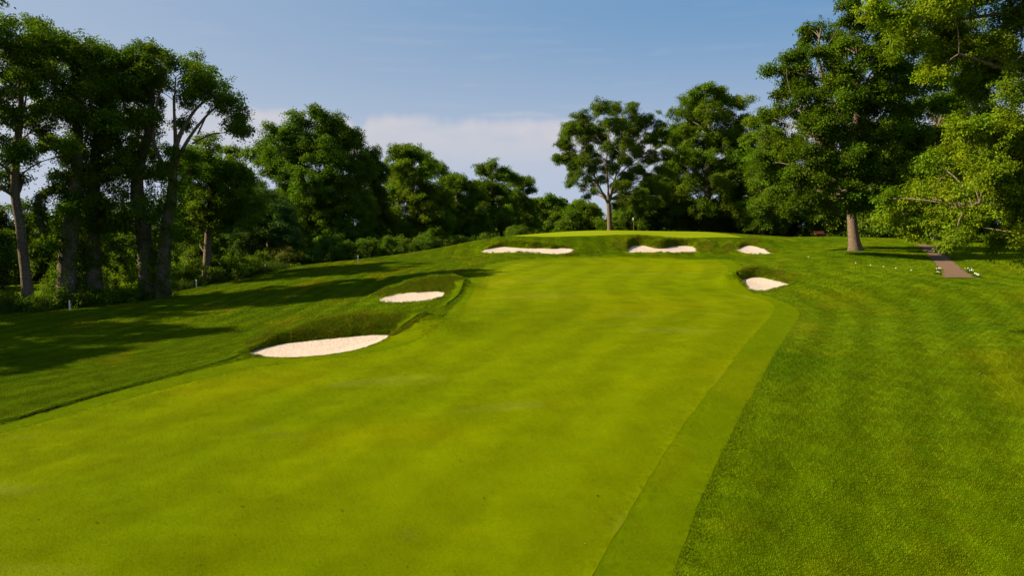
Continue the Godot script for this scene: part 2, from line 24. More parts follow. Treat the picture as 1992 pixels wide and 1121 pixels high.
# trees: base, trunk and limb lines (offset from base and radius), foliage masses (offset and radius)
var TREES := {
	"t1": {"at": [-43.95, -0.1, -62], "trunks": [[[-0.17, -0.3, 0, 0.51], [-0.28, 3.88, 0, 0.42], [-0.5, 7.6, 0, 0.37], [-0.76, 10.83, 0, 0.35], [-0.41, 14.03, 0, 0.3], [0.3, 18.54, 0, 0.23], [0.3, 23.44, 0, 0.14]], [[-0.65, 10.37, 0, 0.23], [-1.62, 11.75, -2, 0.19], [-3.4, 12.66, -3, 0.09]]],
		"lobes": [[0.19, 25.2, 3.41, 1.96], [0.42, 24.84, -2.2, 1.72], [2.13, 23.66, 3.9, 1.96], [2.18, 24.25, -3.68, 1.8], [-1.97, 23.44, 2.37, 2.57], [-1.6, 23.26, -2.79, 2.38], [-0.53, 21.22, 3.2, 2.33], [-1.78, 20.67, -3.41, 2.44], [2.45, 21.44, 1.99, 1.96], [2.26, 20.5, -1.51, 1.59], [-2.93, 19.44, 2.84, 2.57], [-5.52, 18.76, -3.16, 2.38], [-0.31, 17.64, 3.03, 2.1], [-0.71, 16.82, -3.63, 1.79], [2, 17.87, 2.49, 1.96], [1.97, 18.19, -1.87, 1.7], [-2.56, 14.93, 3.96, 2.1], [-2.5, 13.95, -3.27, 2.07], [0.86, 14.48, 1.77, 1.77], [1.47, 14.37, -4.11, 1.58], [-1.37, 11.98, 3.3, 1.49], [-2.09, 11.86, -2.47, 1.25], [3.25, 19.66, 3.41, 1.49], [3.21, 19.81, -2.82, 1.42], [-4.33, 12.66, 2.78, 1.63], [-4.63, 12.56, -2.3, 1.41], [3.65, 22.55, 2.23, 1.4], [4.16, 22.89, -1.77, 1.36], [-4.95, 16.74, 1.76, 2.1], [-6.63, 16.24, -1.39, 2.12]]},
	"t2": {"at": [-41.83, -0.05, -64], "trunks": [[[-0.16, -0.3, 0, 0.92], [0.24, 4.67, 0, 0.77], [1.1, 9.46, 0, 0.63], [1.7, 14.18, 0, 0.48], [1.87, 18.84, 0, 0.34], [1.74, 22.98, 0, 0.14]], [[1.38, 10.17, 0, 0.34], [0.08, 10.97, 0.5, 0.34], [-1.1, 10.4, 1, 0.29], [-1.47, 8.98, 1.2, 0.29], [-0.88, 6.11, 1.4, 0.29], [-0.77, 4.67, 1.5, 0.19]]],
		"lobes": [[0.7, 24.44, 2.55, 1.73], [0.47, 24.07, -1.14, 1.47], [2.35, 22.98, 2.65, 1.73], [2.14, 22.99, -2.57, 1.67], [4.22, 22.89, 1.69, 1.64], [4.21, 22.5, -1.17, 1.33], [1.07, 21.14, 2.49, 1.83], [1.56, 20.77, -1.49, 1.81], [2.99, 20.22, 0.95, 1.93], [2, 20.23, -1.13, 2.01], [1.36, 18.14, 2.13, 1.69], [0.75, 18.06, -2.52, 1.49], [3.67, 17.21, 1.86, 1.73], [3.82, 17.3, -1.74, 1.72], [0.24, 15.11, 2.37, 1.45], [0.54, 14.52, -0.85, 1.43], [2.32, 14.18, 2.43, 1.35], [2.46, 13.7, -2.44, 1.08], [4.52, 19.76, 1.67, 1.64], [4.13, 19.54, -1.82, 1.4], [0.99, 11.82, 1.26, 1.06], [0.09, 11.99, -1.53, 1.1], [1.69, 8.98, 1.99, 0.87], [1.96, 8.93, -2.69, 0.79], [0.18, 6.11, 2.47, 0.87], [0.16, 5.95, -2.33, 0.86]]},
	"t3": {"at": [-40.39, 0.01, -66], "trunks": [[[-0.22, -0.3, 0, 0.89], [-0.11, 5.52, 0, 0.7], [0.31, 10.44, 0, 0.55], [0.92, 15.3, 0, 0.45], [1.92, 20.09, 0, 0.25], [2.67, 22.46, 0, 0.15]]],
		"lobes": [[2.55, 22.93, 1.86, 1.69], [2.19, 22.74, -1.57, 1.74], [4.1, 21.99, 0.87, 1.69], [4.95, 21.74, -2.22, 1.46], [2.88, 19.85, 2.23, 1.79], [2.64, 19.37, -1.92, 1.87], [1.87, 16.5, 1.42, 1.64], [1.67, 15.66, -0.94, 1.4], [3.72, 17.22, 2.28, 1.59], [3.04, 17.22, -1.57, 1.51], [1.51, 12.63, 1.94, 1.09], [1.24, 11.95, -1.62, 1.05], [3.19, 13.6, 1.91, 1.29], [2.8, 13.65, -1.53, 1.28], [4.69, 20.09, 1.79, 1.49], [3.96, 20.54, -1.93, 1.49], [0.36, 9.46, 2.02, 0.89], [0.2, 9.23, -0.8, 0.72], [1.24, 7.49, 0.86, 0.8], [1.25, 7.7, -1.13, 0.75], [-0.16, 4.52, 0.7, 0.89], [-0.66, 4.69, -1.52, 0.72]]},
	"t4": {"at": [-35.71, 0.24, -68], "trunks": [[[-0.7, -0.3, 0, 0.82], [-0.78, 5.74, 0, 0.72], [-1.27, 10.3, 0, 0.61], [-0.92, 13.31, 0, 0.51], [0.14, 16.3, 0, 0.41], [0.73, 20.24, 0, 0.2]], [[0.65, -0.3, 0, 0.77], [1.27, 5.74, 0, 0.61], [2.06, 9.79, 0, 0.51], [2.55, 13.81, 0, 0.36], [3.04, 15.8, 0, 0.23], [4.37, 18.77, -1, 0.13], [6.34, 20.24, -1, 0.08]], [[2.4, 12.81, 0, 0.26], [3.68, 14.31, 1, 0.2], [5.44, 16.54, 1.5, 0.14], [7.78, 18.52, 2, 0.09], [9.02, 18.03, 2, 0.04]], [[2.25, 11.81, 0, 0.26], [1.1, 15.3, 1, 0.18], [1.68, 19.26, 1, 0.13], [2.65, 21.71, 1, 0.07]], [[2.85, 15.05, 0, 0.15], [3.25, 18.27, 1, 0.1], [3.98, 21.22, 2, 0.06]], [[2.67, 14.31, 0, 0.15], [2.2, 17.29, -1, 0.1], [1.73, 20.24, -2, 0.06]], [[4.38, 15.3, 0, 0.1], [6.18, 16.2, 0, 0.08], [7.7, 16.39, 0, 0.04]], [[4.92, 16.2, 0, 0.09], [6.01, 18.27, 0, 0.06], [6.82, 19.75, 0, 0.04]]],
		"lobes": [[-0.95, 22.68, 1.9, 1.64], [-0.44, 22.93, -3.07, 1.58], [0.96, 23.07, 2.74, 1.64], [0.14, 23.33, -1.33, 1.64], [2.95, 22.78, 3.57, 1.64], [3.92, 22.05, -2.05, 1.44], [4.81, 22.1, 1.4, 1.64], [4.81, 22.35, -1.86, 1.66], [6.48, 21.12, 2.61, 1.64], [6.5, 20.84, -2.79, 1.39], [7.82, 19.75, 1.78, 1.43], [7.73, 19.19, -0.99, 1.38], [8.67, 18.17, 1.49, 1.23], [8.87, 17.69, -1.09, 1.2], [9.23, 16.89, 1.38, 0.72], [9.28, 16.65, -0.53, 0.69], [0.36, 20.97, 1.74, 1.64], [-0.55, 21.25, -2.15, 1.41], [-1.44, 19.99, 2.19, 1.54], [-1.72, 20.18, -2.01, 1.28], [2.38, 21.22, 2.86, 1.33], [2.99, 21.08, -2.15, 1.24], [5.58, 19.99, 1.56, 1.13], [4.11, 19.7, -1.27, 1.11], [-1.83, 17.29, 2.41, 1.43], [-2.37, 17.63, -2.82, 1.19], [-1.35, 14.81, 1.45, 1.33], [-1.33, 14.99, -3.23, 1.15], [-2.32, 12.56, 1.74, 1.23], [-2.07, 12.18, -1.48, 1.12], [-1.89, 10.05, 3.08, 1.33], [-1.89, 9.38, -1.33, 1.31], [-1.7, 7.77, 2.87, 1.33], [-1.29, 7.79, -1.96, 1.09], [-2.41, 5.74, 2.18, 1.13], [-2.38, 5.26, -1.64, 1.05], [-0.24, 12.56, 3, 1.02], [-0.11, 12.45, -1.64, 1.02], [0.27, 8.53, 2.79, 0.92], [-0.4, 8.87, -3.5, 0.93], [-2.66, 14.81, 2.68, 1.13], [-2.61, 14.77, -1.44, 1.12], [2.21, 17.53, 3.1, 0.72], [2.64, 17.58, -2.17, 0.65], [3.17, 14.31, 1.3, 0.61], [3.57, 14.34, -2.16, 0.58], [2.75, 12.81, 3, 0.61], [2.74, 12.91, -3.48, 0.55]]},
	"t5": {"at": [-36.71, 0.77, -82], "trunks": [[[-0.09, -0.3, 0, 0.56], [0.27, 4.28, 0, 0.43], [0.77, 9.18, 0, 0.37], [1.86, 13.42, 0, 0.25]], [[0.34, 6.12, 0, 0.31], [-1.32, 10.39, 0, 0.25], [-1.83, 12.82, 0, 0.12]], [[0.58, 7.35, 0, 0.31], [3.29, 11, 0, 0.19], [4.58, 12.82, 0, 0.12]]],
		"lobes": [[0.07, 14.63, 1.61, 1.85], [0.16, 13.55, -1.64, 1.81], [2.37, 15.71, 3.43, 1.61], [1.88, 15.82, -3.85, 1.33], [-1.62, 13.42, 1.48, 1.73], [-2.04, 13.35, -2.73, 1.47], [1.23, 13.12, 3.69, 1.98], [2.83, 12.77, -1.48, 1.81], [3.7, 13.72, 1.29, 1.73], [2.84, 12.97, -2.96, 1.58], [-0.69, 10.88, 1.34, 2.1], [0.59, 10.83, -3.41, 1.81], [2.06, 10.7, 2.33, 2.22], [1.53, 9.57, -2.61, 1.85], [5.06, 12.51, 1.41, 1.48], [4.5, 11.99, -1.42, 1.43], [4.48, 10.09, 1.73, 1.98], [4.65, 10.07, -2.29, 1.89], [0.11, 7.96, 2.62, 2.1], [0.04, 8.06, -3.48, 1.77], [2.86, 7.65, 1.62, 2.1], [1.44, 7.69, -3.67, 1.8], [-2.23, 7.96, 2.92, 1.61], [-1.77, 7.72, -1.98, 1.65], [5.32, 7.65, 1.08, 1.73], [5.76, 8.65, -1.13, 1.49], [-1.53, 5.51, 2.14, 1.48], [-1.56, 5.28, -2.94, 1.47], [6.5, 15.23, 1.66, 0.86], [6.88, 15.42, -1.69, 0.76], [-2.83, 11, 1.14, 1.36], [-2.9, 10.71, -2.43, 1.29]]},
	"t5b": {"at": [-35.47, 1.29, -100], "trunks": [[[-0.06, -0.3, 0, 0.53], [0.14, 6.21, 0, 0.38], [0.04, 9.94, 0, 0.23]]],
		"lobes": [[-0.1, 10.31, 1.96, 2.11], [0.57, 9.97, -2.4, 1.74], [-1.68, 7.71, 3.3, 2.41], [-2.44, 7.59, -1.76, 2.41], [1.7, 8.08, 2.67, 2.41], [1.9, 6.96, -2.07, 2.18], [-0.27, 5.09, 2.82, 2.71], [-2.33, 5.92, -2.76, 2.31], [-2.91, 4.72, 2.1, 2.26], [-3.17, 3.73, -2.46, 1.82], [2.74, 5.09, 2.9, 2.41], [2.11, 4.97, -2.43, 2.24], [-1.86, 2.47, 2.74, 1.96], [-2.84, 2.9, -2.36, 2.02], [1.52, 2.09, 1.21, 2.11], [1.13, 1.85, -2.36, 1.73]]},
	"t6": {"at": [-33.48, -0.47, -125], "trunks": [[[-0.07, -0.3, 0, 1.13], [0.13, 8.91, 0, 0.94], [-0.15, 16.33, 0, 0.66], [0.49, 23.66, 0, 0.28]], [[-0.03, 9.84, 0, 0.56], [-4.35, 16.33, 0, 0.38], [-6.52, 21.84, 0, 0.19]], [[-0.08, 11.7, 0, 0.56], [4.06, 17.25, 0, 0.38], [5.08, 21.84, 0, 0.19]]],
		"lobes": [[-8.29, 24.39, 4.56, 1.51], [-8.91, 23.66, -5.75, 1.28], [-6.94, 23.21, 4.37, 2.64], [-6.93, 22.43, -4.83, 2.64], [-3.91, 25.49, 4.96, 2.45], [-2.44, 24.67, -6.05, 2.35], [-0.37, 26.4, 4.79, 2.26], [0.16, 26.07, -6.58, 2.02], [2.56, 25.03, 4.88, 2.64], [2.45, 24.81, -4.23, 2.65], [5.11, 23.21, 3.98, 2.26], [3.56, 23.42, -4.28, 2.21], [-2.17, 21.38, 2.82, 3.77], [-2.04, 22.25, -5.69, 3.54], [2.26, 20, 5.92, 3.95], [0.47, 20.06, -4.68, 3.34], [6.41, 18.63, 3.25, 2.64], [5.62, 18.71, -6.15, 2.34], [-5.68, 18.63, 4.61, 3.39], [-8.17, 20.18, -7.05, 3.46], [-9.86, 18.63, 3.07, 2.07], [-9.73, 18.45, -3.48, 2.01], [-11.15, 21.84, 1.55, 1.32], [-11.69, 21.18, -2.49, 1.33], [-1.12, 14.94, 7.03, 4.33], [-3.53, 14.05, -5.07, 3.87], [3.98, 13.55, 5.01, 4.14], [2.2, 14.43, -5.78, 4.11], [-5.84, 13.09, 2.69, 3.58], [-7.24, 14.22, -4.57, 2.92], [7.21, 11.7, 4.47, 3.01], [4.93, 11.04, -3.31, 2.89], [-0.34, 8.91, 4.01, 4.33], [-2.28, 8.39, -5.98, 3.68], [-6.45, 7.97, 6.87, 3.2], [-6.63, 6.92, -3.56, 2.61], [5.25, 7.04, 4.14, 3.95], [5.15, 5.41, -3.12, 3.3], [-2.8, 4.23, 4.3, 3.95], [-3.09, 2.97, -7.45, 3.81], [1.89, 3.76, 5.75, 4.14], [2.27, 3.34, -4.33, 3.58], [7.54, 4.23, 3.4, 3.2], [6.75, 3.63, -3.42, 3.07]]},
	"t7": {"at": [-27.21, -0.51, -135], "trunks": [[[-0.05, -0.3, 0, 0.71], [0.12, 10.02, 0, 0.51], [0.28, 19.02, 0, 0.3]]],
		"lobes": [[-0.27, 21.5, 1.19, 1.83], [-0.39, 21.08, -1.46, 1.9], [0.99, 19.02, 0.98, 2.24], [0.49, 18.86, -1.82, 1.8], [-1.05, 17.53, 1.7, 2.03], [-0.7, 17.24, -2.29, 1.72], [1.41, 14.53, 0.43, 2.64], [-0.64, 12.53, -0.34, 2.85], [1.52, 9.02, -0.3, 3.05], [-0.55, 6.5, 1.17, 3.05], [1.74, 4.47, -1.21, 2.85]]},
	"t8": {"at": [-21.88, 0.19, -150], "trunks": [[[-0.03, -0.3, 0, 0.9], [0.09, 9.55, 0, 0.68], [0.01, 20.65, 0, 0.34]]],
		"lobes": [[-2.74, 22.85, 4.03, 1.58], [-2.91, 22.99, -1.56, 1.53], [-0.51, 23.07, 3.54, 2.03], [-0.08, 23.58, -4.68, 2.08], [2.48, 21.53, 1.97, 2.26], [3.33, 21.2, -4.28, 2.32], [-2.24, 19.54, 4.4, 2.71], [-3.64, 18.76, -3.48, 2.56], [4.68, 18.99, 4.1, 1.81], [5.94, 19.68, -2.86, 1.45], [1.31, 17.33, 4.02, 3.16], [0.43, 17.42, -4.44, 3.13], [-2.87, 14.56, 2.34, 3.16], [-3.85, 14.19, -1.92, 2.77], [4.41, 14.56, 2.74, 2.71], [4.84, 14.04, -4.05, 2.63], [0.45, 11.22, 4.44, 3.84], [1.34, 10.78, -4.22, 3.31], [-2.96, 8.43, 1.78, 3.39], [-3.77, 7.21, -1.98, 2.94], [4.58, 8.99, 4.11, 3.39], [5.09, 8.04, -1.8, 3.4], [0.93, 5.07, 2.03, 3.84], [0.74, 5.31, -3.45, 3.89], [4.87, 4.51, 1.62, 3.16], [5.26, 4.48, -3.07, 2.78]]},
	"t9": {"at": [-13.15, 1.4, -165], "trunks": [[[-0.01, -0.3, 0, 0.75], [0.05, 8.56, 0, 0.62], [0.1, 15.9, 0, 0.37]]],
		"lobes": [[-2.35, 16.88, 2.7, 1.86], [-1.67, 17.79, -1.89, 1.84], [0.72, 16.15, 3.02, 1.99], [1.79, 15.93, -3.25, 1.94], [3.17, 14.93, 2.06, 1.99], [3.02, 15.2, -2.82, 1.69], [-1.15, 12.85, 3.18, 2.98], [-0.75, 11.96, -3.52, 2.72], [2.29, 11.01, 1.97, 2.98], [2.88, 10.29, -1.8, 2.59], [-2.42, 8.56, 1.6, 3.23], [-3.6, 7.41, -1.7, 3.18], [1.27, 6.1, 3.74, 3.48], [1.63, 4.79, -2.64, 2.85], [-2.22, 3.63, 1.51, 3.23], [-1.94, 4.2, -3.16, 2.64], [3.12, 4.25, 2.56, 2.98], [5.79, 5.74, -1.18, 2.77]]},
	"t10": {"at": [-5.14, 2.22, -180], "trunks": [[[-0, -0.3, 0, 0.81], [0.03, 10.64, 0, 0.68], [-0.22, 18.63, 0, 0.41]]],
		"lobes": [[-2.63, 19.96, 2.44, 1.36], [-2.7, 19.42, -2.14, 1.36], [0.05, 20.49, 3.02, 1.63], [-1.02, 19.62, -2.55, 1.32], [2.33, 18.63, 2.67, 1.9], [2.49, 18.79, -3.19, 1.97], [-1.71, 15.97, 3.21, 2.71], [-2.1, 14.87, -3.18, 2.68], [2.32, 14.64, 3.26, 2.71], [1.94, 14.19, -2.09, 2.56], [-3.07, 11.31, 2.68, 2.98], [-3.52, 13.28, -3.56, 2.49], [0.97, 9.97, 3.24, 3.25], [3.64, 9.42, -2.39, 2.91], [-2.41, 6.62, 2.97, 3.25], [-1.54, 5.8, -1.73, 3.27], [2.31, 5.28, 4.26, 2.98], [3.12, 3.17, -4.04, 3.06], [5.68, 17.97, 1.09, 1.63], [6.12, 17.64, -1.94, 1.68]]},
	"t11": {"at": [2.34, 2.64, -195], "trunks": [[[0, -0.3, 0, 0.73], [-0.01, 10.67, 0, 0.59], [-0.31, 16.44, 0, 0.29]]],
		"lobes": [[-1.76, 17.88, 1.17, 1.76], [-2, 17.39, -2.11, 1.74], [1.44, 17.02, 2.07, 1.91], [1.63, 17.47, -3.28, 1.89], [2.89, 15.29, 1.2, 1.17], [2.47, 14.75, -2.5, 0.94], [-1.03, 13.85, 2.99, 2.64], [-0.67, 12.39, -2.53, 2.45], [1.45, 11.39, 1.47, 2.64], [1.37, 10.7, -1.22, 2.26], [-1.76, 8.49, -1.52, 2.94], [1.16, 5.58, 2.16, 2.94], [3.49, 6.46, -1.75, 2.37]]},
	"t12": {"at": [12.44, 2.6, -230], "trunks": [[[0, -0.3, 0, 0.69], [-0.06, 11.75, 0, 0.35]]],
		"lobes": [[-2.29, 12.1, 2.19, 2.08], [-2.34, 11.85, -2.38, 2.05], [0.62, 13.46, 2.51, 2.08], [0.55, 12.58, -2.24, 2.05], [3.38, 12.44, 1.71, 1.73], [3.22, 12.54, -2.51, 1.79], [-1.07, 8.68, 1.79, 2.94], [0.01, 8.62, -1.75, 3.07], [2.37, 8.33, 3.03, 2.77], [2.46, 7.62, -1.53, 2.28], [-0.54, 4.56, 2.32, 3.12], [-1.2, 4.87, -3.95, 2.97], [-3.99, 6.62, 1.26, 2.42], [-3.27, 6.16, -2.36, 2.39]]},
	"t13": {"at": [25.16, 2.6, -250], "trunks": [[[0, -0.3, 0, 0.75], [0.28, 10.49, 0, 0.38]]],
		"lobes": [[-5.33, 10.86, 3.38, 1.69], [-6.74, 10.51, -3.76, 1.53], [-0.48, 11.98, 4.6, 2.26], [-0.2, 12.83, -2.75, 2.06], [2.71, 10.86, 4.72, 2.26], [1.88, 9.81, -4.71, 2.04], [-2.88, 7.7, 3, 2.82], [-2.93, 5.74, -3.25, 2.53], [2.19, 7.14, 3.14, 3.01], [2.31, 7.41, -4.22, 2.83], [-0.97, 3.97, 4.2, 2.82], [-0.53, 4.03, -2.63, 2.46], [5.17, 8.63, 2.01, 2.26], [5.35, 7.48, -2.06, 2.17], [-4.73, 4.9, 2.09, 2.64], [-6.53, 4.41, -3.83, 2.3]]},
	"r1": {"at": [19.29, 5.96, -135], "trunks": [[[0.05, -0.3, 0, 0.51], [-0.19, 4.05, 0, 0.46], [-0.32, 6.06, 0, 0.46]], [[-0.32, 6.06, 0, 0.26], [-0.58, 10.56, 0, 0.19], [-0.84, 15.52, 0, 0.14], [-0.4, 20.45, 0, 0.07]], [[-0.31, 5.56, 0, 0.24], [-2.27, 9.06, 1, 0.18], [-3.81, 12.05, 1.5, 0.13], [-5.86, 16.51, 2, 0.07]], [[-0.32, 6.06, 0, 0.22], [0.83, 10.56, -1, 0.17], [2.69, 14.03, -1.5, 0.12], [5.64, 17.99, -2, 0.06]], [[-0.31, 5.76, 0, 0.22], [0.44, 9.56, 2, 0.15], [0.98, 14.53, 3, 0.11], [1.6, 19.96, 3, 0.06]], [[1.23, 11.05, 0, 0.13], [3.7, 13.54, 0, 0.11], [7.67, 16.51, 0, 0.06]]],
		"lobes": [[-7.89, 19.27, 5.14, 1.83], [-8.36, 19.39, -4.88, 1.58], [-9.07, 17, 3.18, 1.42], [-7.61, 16.43, -2.45, 1.39], [-6.11, 21.43, 3.1, 2.03], [-7.04, 20.93, -4.03, 1.73], [-3.13, 22.61, 9.2, 1.83], [-3.47, 21.27, -9.19, 1.9], [0.06, 23.39, 3.53, 1.73], [-0.07, 22.3, -7.83, 1.53], [3.26, 22.9, 5.29, 1.73], [3.2, 22.27, -6.7, 1.42], [6.08, 21.43, 4.12, 1.73], [5.52, 22.01, -3.11, 1.78], [8.61, 19.66, 4.65, 1.63], [9.22, 19.21, -2.53, 1.4], [10.15, 17.49, 6.03, 1.22], [9.91, 17.34, -2.45, 1.07], [-8.86, 14.73, 2.07, 1.22], [-9.71, 14.5, -2.45, 1.17], [-10.66, 14.63, 1.23, 0.61], [-10.59, 14.72, -1.71, 0.54], [-7.04, 13.54, 2.91, 1.32], [-6.63, 13.51, -5.19, 1.26], [-3.89, 19.27, 3.61, 2.03], [-3.98, 19.35, -8.73, 2.04], [-0.39, 19.66, 7.4, 2.03], [-0.62, 19.53, -9.02, 1.66], [3.11, 19.27, 4.03, 2.03], [3.83, 18.48, -8.23, 1.86], [6.64, 17.99, 3.86, 1.83], [6.77, 17.22, -8.43, 1.58], [9.4, 14.73, 6.25, 1.42], [9.28, 14.9, -4.6, 1.14], [-6.62, 11.35, 4.85, 0.91], [-7.1, 11.55, -5.16, 0.93], [-7.62, 9.96, 6.53, 0.61], [-7.78, 9.95, -6.73, 0.56], [7.2, 14.53, 3.3, 1.42], [6.9, 13.48, -5.97, 1.16], [2.16, 16.31, 6.55, 1.42], [2.2, 16.61, -9.4, 1.48], [-4.86, 16.01, 3.6, 1.32], [-4.69, 15.81, -7.68, 1.26], [8.75, 12.05, 6.03, 1.22], [8.44, 11.52, -6.47, 0.98], [10.28, 11.05, 4.84, 1.02], [10.13, 11.24, -5.96, 0.95], [-3.82, 13.04, 3.35, 1.22], [-3.47, 12.68, -3.35, 1.05], [4.43, 11.75, 3.22, 1.63], [4.11, 11.62, -6.24, 1.42], [1.7, 13.34, 7.52, 1.22], [2.24, 13.3, -9.49, 1.13], [6.48, 9.56, 5.55, 1.63], [7.96, 8.99, -7.5, 1.42], [8.82, 8.36, 5.95, 1.42], [9.79, 7.38, -6.95, 1.16], [3.8, 7.56, 8.26, 1.42], [4.22, 7.39, -5.37, 1.16], [-5, 10.36, 4.34, 0.81], [-4.67, 9.72, -6.69, 0.85], [-1.84, 15.52, 9.42, 1.32], [-1.96, 15.03, -4.31, 1.38], [4.37, 15.52, 4.38, 1.32], [3.55, 15.38, -6.99, 1.23], [-0.81, 12.74, 4.53, 1.22], [-0.88, 13, -4.04, 1.01], [0.75, 9.36, 8.48, 1.02], [1.18, 9.15, -3.35, 0.88], [-2.29, 10.36, 4, 0.91], [-2.62, 10.55, -5.81, 0.83], [2.75, 10.36, 4.54, 1.22], [2.92, 10.38, -5.79, 1.12], [5.33, 6.36, 8.49, 1.32], [6.27, 6.61, -4.89, 1.35], [1.81, 5.76, 5.81, 1.12], [1.83, 5.66, -7.62, 0.92], [7.86, 5.76, 3.37, 1.22], [6.78, 5.77, -4.24, 1.27], [10.36, 7.06, 2.05, 1.22], [10.49, 6.41, -2.34, 1.12], [-6.04, 13.74, 5.87, 1.22], [-6.51, 14.2, -7.04, 1.22], [-3.77, 8.06, 6.41, 0.71], [-3.69, 7.92, -6.82, 0.65]]},
	"r2": {"at": [40.58, 5.52, -142], "trunks": [[[-0.09, -0.3, 0, 0.86], [-0.28, 8.32, 0, 0.64], [-0.29, 16.69, 0, 0.53], [-0.32, 26, 0, 0.21]]],
		"lobes": [[-4.34, 27.54, 5.79, 1.6], [-4.21, 27.44, -2.61, 1.51], [-1.96, 28.56, 5.85, 1.6], [-1.42, 28.38, -6.89, 1.57], [1.2, 27.85, 4.31, 1.92], [1.88, 27.45, -3.15, 1.85], [4.39, 26.51, 5.09, 1.92], [4.48, 27.73, -4.05, 1.76], [-5.54, 24.97, 3.07, 1.71], [-5.81, 25.31, -4.68, 1.54], [-2.38, 24.45, 6.57, 2.57], [-1.49, 23.91, -6.84, 2.44], [1.85, 23.42, 2.64, 2.78], [-0.63, 23.77, -4.83, 2.35], [6.07, 22.91, 3.17, 1.92], [6.97, 22.05, -4.83, 1.99], [-6.72, 21.36, 2.88, 1.92], [-7.45, 21.1, -3.03, 2], [-3.31, 19.8, 2.75, 2.99], [-4.64, 19.26, -3.53, 2.98], [1.98, 18.77, 3.63, 2.99], [1.72, 19.49, -2.84, 2.96], [6.21, 18.25, 3.41, 2.35], [6.33, 18.17, -2.86, 2.2], [-5.85, 15.65, 4.74, 2.57], [-5.5, 14.87, -4.17, 2.68], [-1.6, 14.6, 4.46, 2.99], [-1.24, 16.56, -6.39, 2.83], [3.69, 14.08, 6.02, 2.99], [3.44, 13.3, -2.42, 2.93], [-4.16, 10.94, 2.99, 2.78], [-4.6, 10.3, -4.68, 2.66], [0.63, 9.89, 6.71, 2.99], [0.42, 10.53, -4.04, 3.01], [5.4, 9.89, 4.08, 2.78], [5.47, 9.51, -4.49, 2.43], [-6.18, 6.74, 2.17, 2.57], [-4.81, 6.51, -4.06, 2.09], [-1.91, 5.68, 4.35, 2.78], [-1.73, 4.81, -5.03, 2.89], [2.88, 5.37, 3.75, 2.78], [2.06, 3.41, -6.21, 2.71], [7.12, 5.68, 3.08, 2.57], [5.75, 4.84, -4.64, 2.23]]},
	"r3": {"at": [46.99, 5.62, -128], "trunks": [[[-0.1, -0.3, 0, 0.58], [-0.34, 7.59, 0, 0.48], [-0.43, 16.07, 0, 0.19]]],
		"lobes": [[-2.29, 20.74, 1.22, 1.35], [-2.57, 21.03, -2.62, 1.29], [0.23, 21.67, 2.19, 1.35], [0.43, 21.79, -1.23, 1.41], [-0.88, 18.13, 2.96, 2.12], [-1.68, 17.88, -2.98, 1.95], [1.8, 17.48, 1.25, 1.73], [0.78, 16.86, -1.82, 1.67], [-2.1, 14.67, 2.81, 2.12], [-1.21, 14.14, -1.94, 1.96], [0.99, 13.45, 3.16, 2.31], [1.49, 13.25, -3, 2.08], [-1.3, 10.62, 1.61, 2.31], [-0.83, 9.98, -3.02, 1.9], [1.89, 9.48, 1.4, 2.31], [3.39, 7.73, -1.57, 2.37], [-0.67, 6.17, 3.02, 2.51], [-1.48, 5.87, -1.08, 2.25], [2.42, 5.22, 2.72, 2.31], [2.28, 4.39, -2.24, 2.38], [-2.31, 3.31, 2.85, 2.31], [-1.48, 2.73, -2.61, 2.06], [0.89, 2.36, 1.28, 2.31], [2.18, 2.02, -1.89, 2.43]]},
	"r0": {"at": [30, 5.41, -150], "trunks": [[[-0.06, -0.3, 0, 0.68], [-0.16, 6.56, 0, 0.45], [-0.02, 11, 0, 0.23]]],
		"lobes": [[-0.24, 10.78, 3.37, 2.03], [-0.07, 10.25, -2.5, 2.13], [-2.66, 8.23, 4.19, 2.26], [-4.23, 7.4, -1.86, 2.32], [2.37, 8.78, 2.04, 2.26], [2.3, 8.43, -3.27, 2.19], [-4.3, 5.44, 3.17, 2.26], [-4.59, 5.63, -2.57, 1.84], [-0.14, 5.44, 3.2, 2.71], [-1.77, 4.47, -3.55, 2.2], [4.11, 6, 1.88, 2.48], [4.34, 4.62, -2.64, 2.02], [-2.57, 2.65, 4.3, 2.26], [-3.18, 2.19, -3.13, 2.21], [2.49, 2.98, 4.25, 2.48], [3.69, 3.62, -1.7, 2.43], [5.15, 9.89, 3.13, 1.81], [5.06, 9.88, -1.44, 1.65], [-5.38, 2.98, 2.17, 1.58], [-5.97, 3.51, -2.52, 1.42]]},
	"r4": {"at": [35.27, 5, -70], "trunks": [[[-0.08, -0.3, 0, 0.63], [-0.29, 0.93, 0, 0.53], [-0.6, 3.02, 0, 0.46], [-0.79, 5.11, 0, 0.44], [-0.67, 8.21, 0, 0.4], [-0.6, 12.31, 0, 0.34], [-0.65, 16.87, 0, 0.21], [-0.99, 20.87, 0, 0.11]], [[-0.75, 5.37, 0, 0.32], [-2.76, 8.21, 1, 0.26], [-4.94, 10.78, 2, 0.21], [-7.11, 13.33, 2.5, 0.11]], [[-0.67, 8.21, 0, 0.32], [1.26, 11.29, -1, 0.26], [3.68, 14.85, -2, 0.16]], [[-0.71, 6.66, 0, 0.26], [-3.51, 7.44, 3, 0.21], [-6.42, 8.73, 4, 0.11]], [[-0.72, 5.89, 0, 0.26], [1.42, 7.95, 2, 0.21], [4.46, 9.75, 3, 0.11]], [[-0.66, 11.29, 0, 0.26], [-2.8, 15.35, -1, 0.21], [-4.26, 19.38, -1, 0.13], [-4.12, 22.37, -1, 0.06]]],
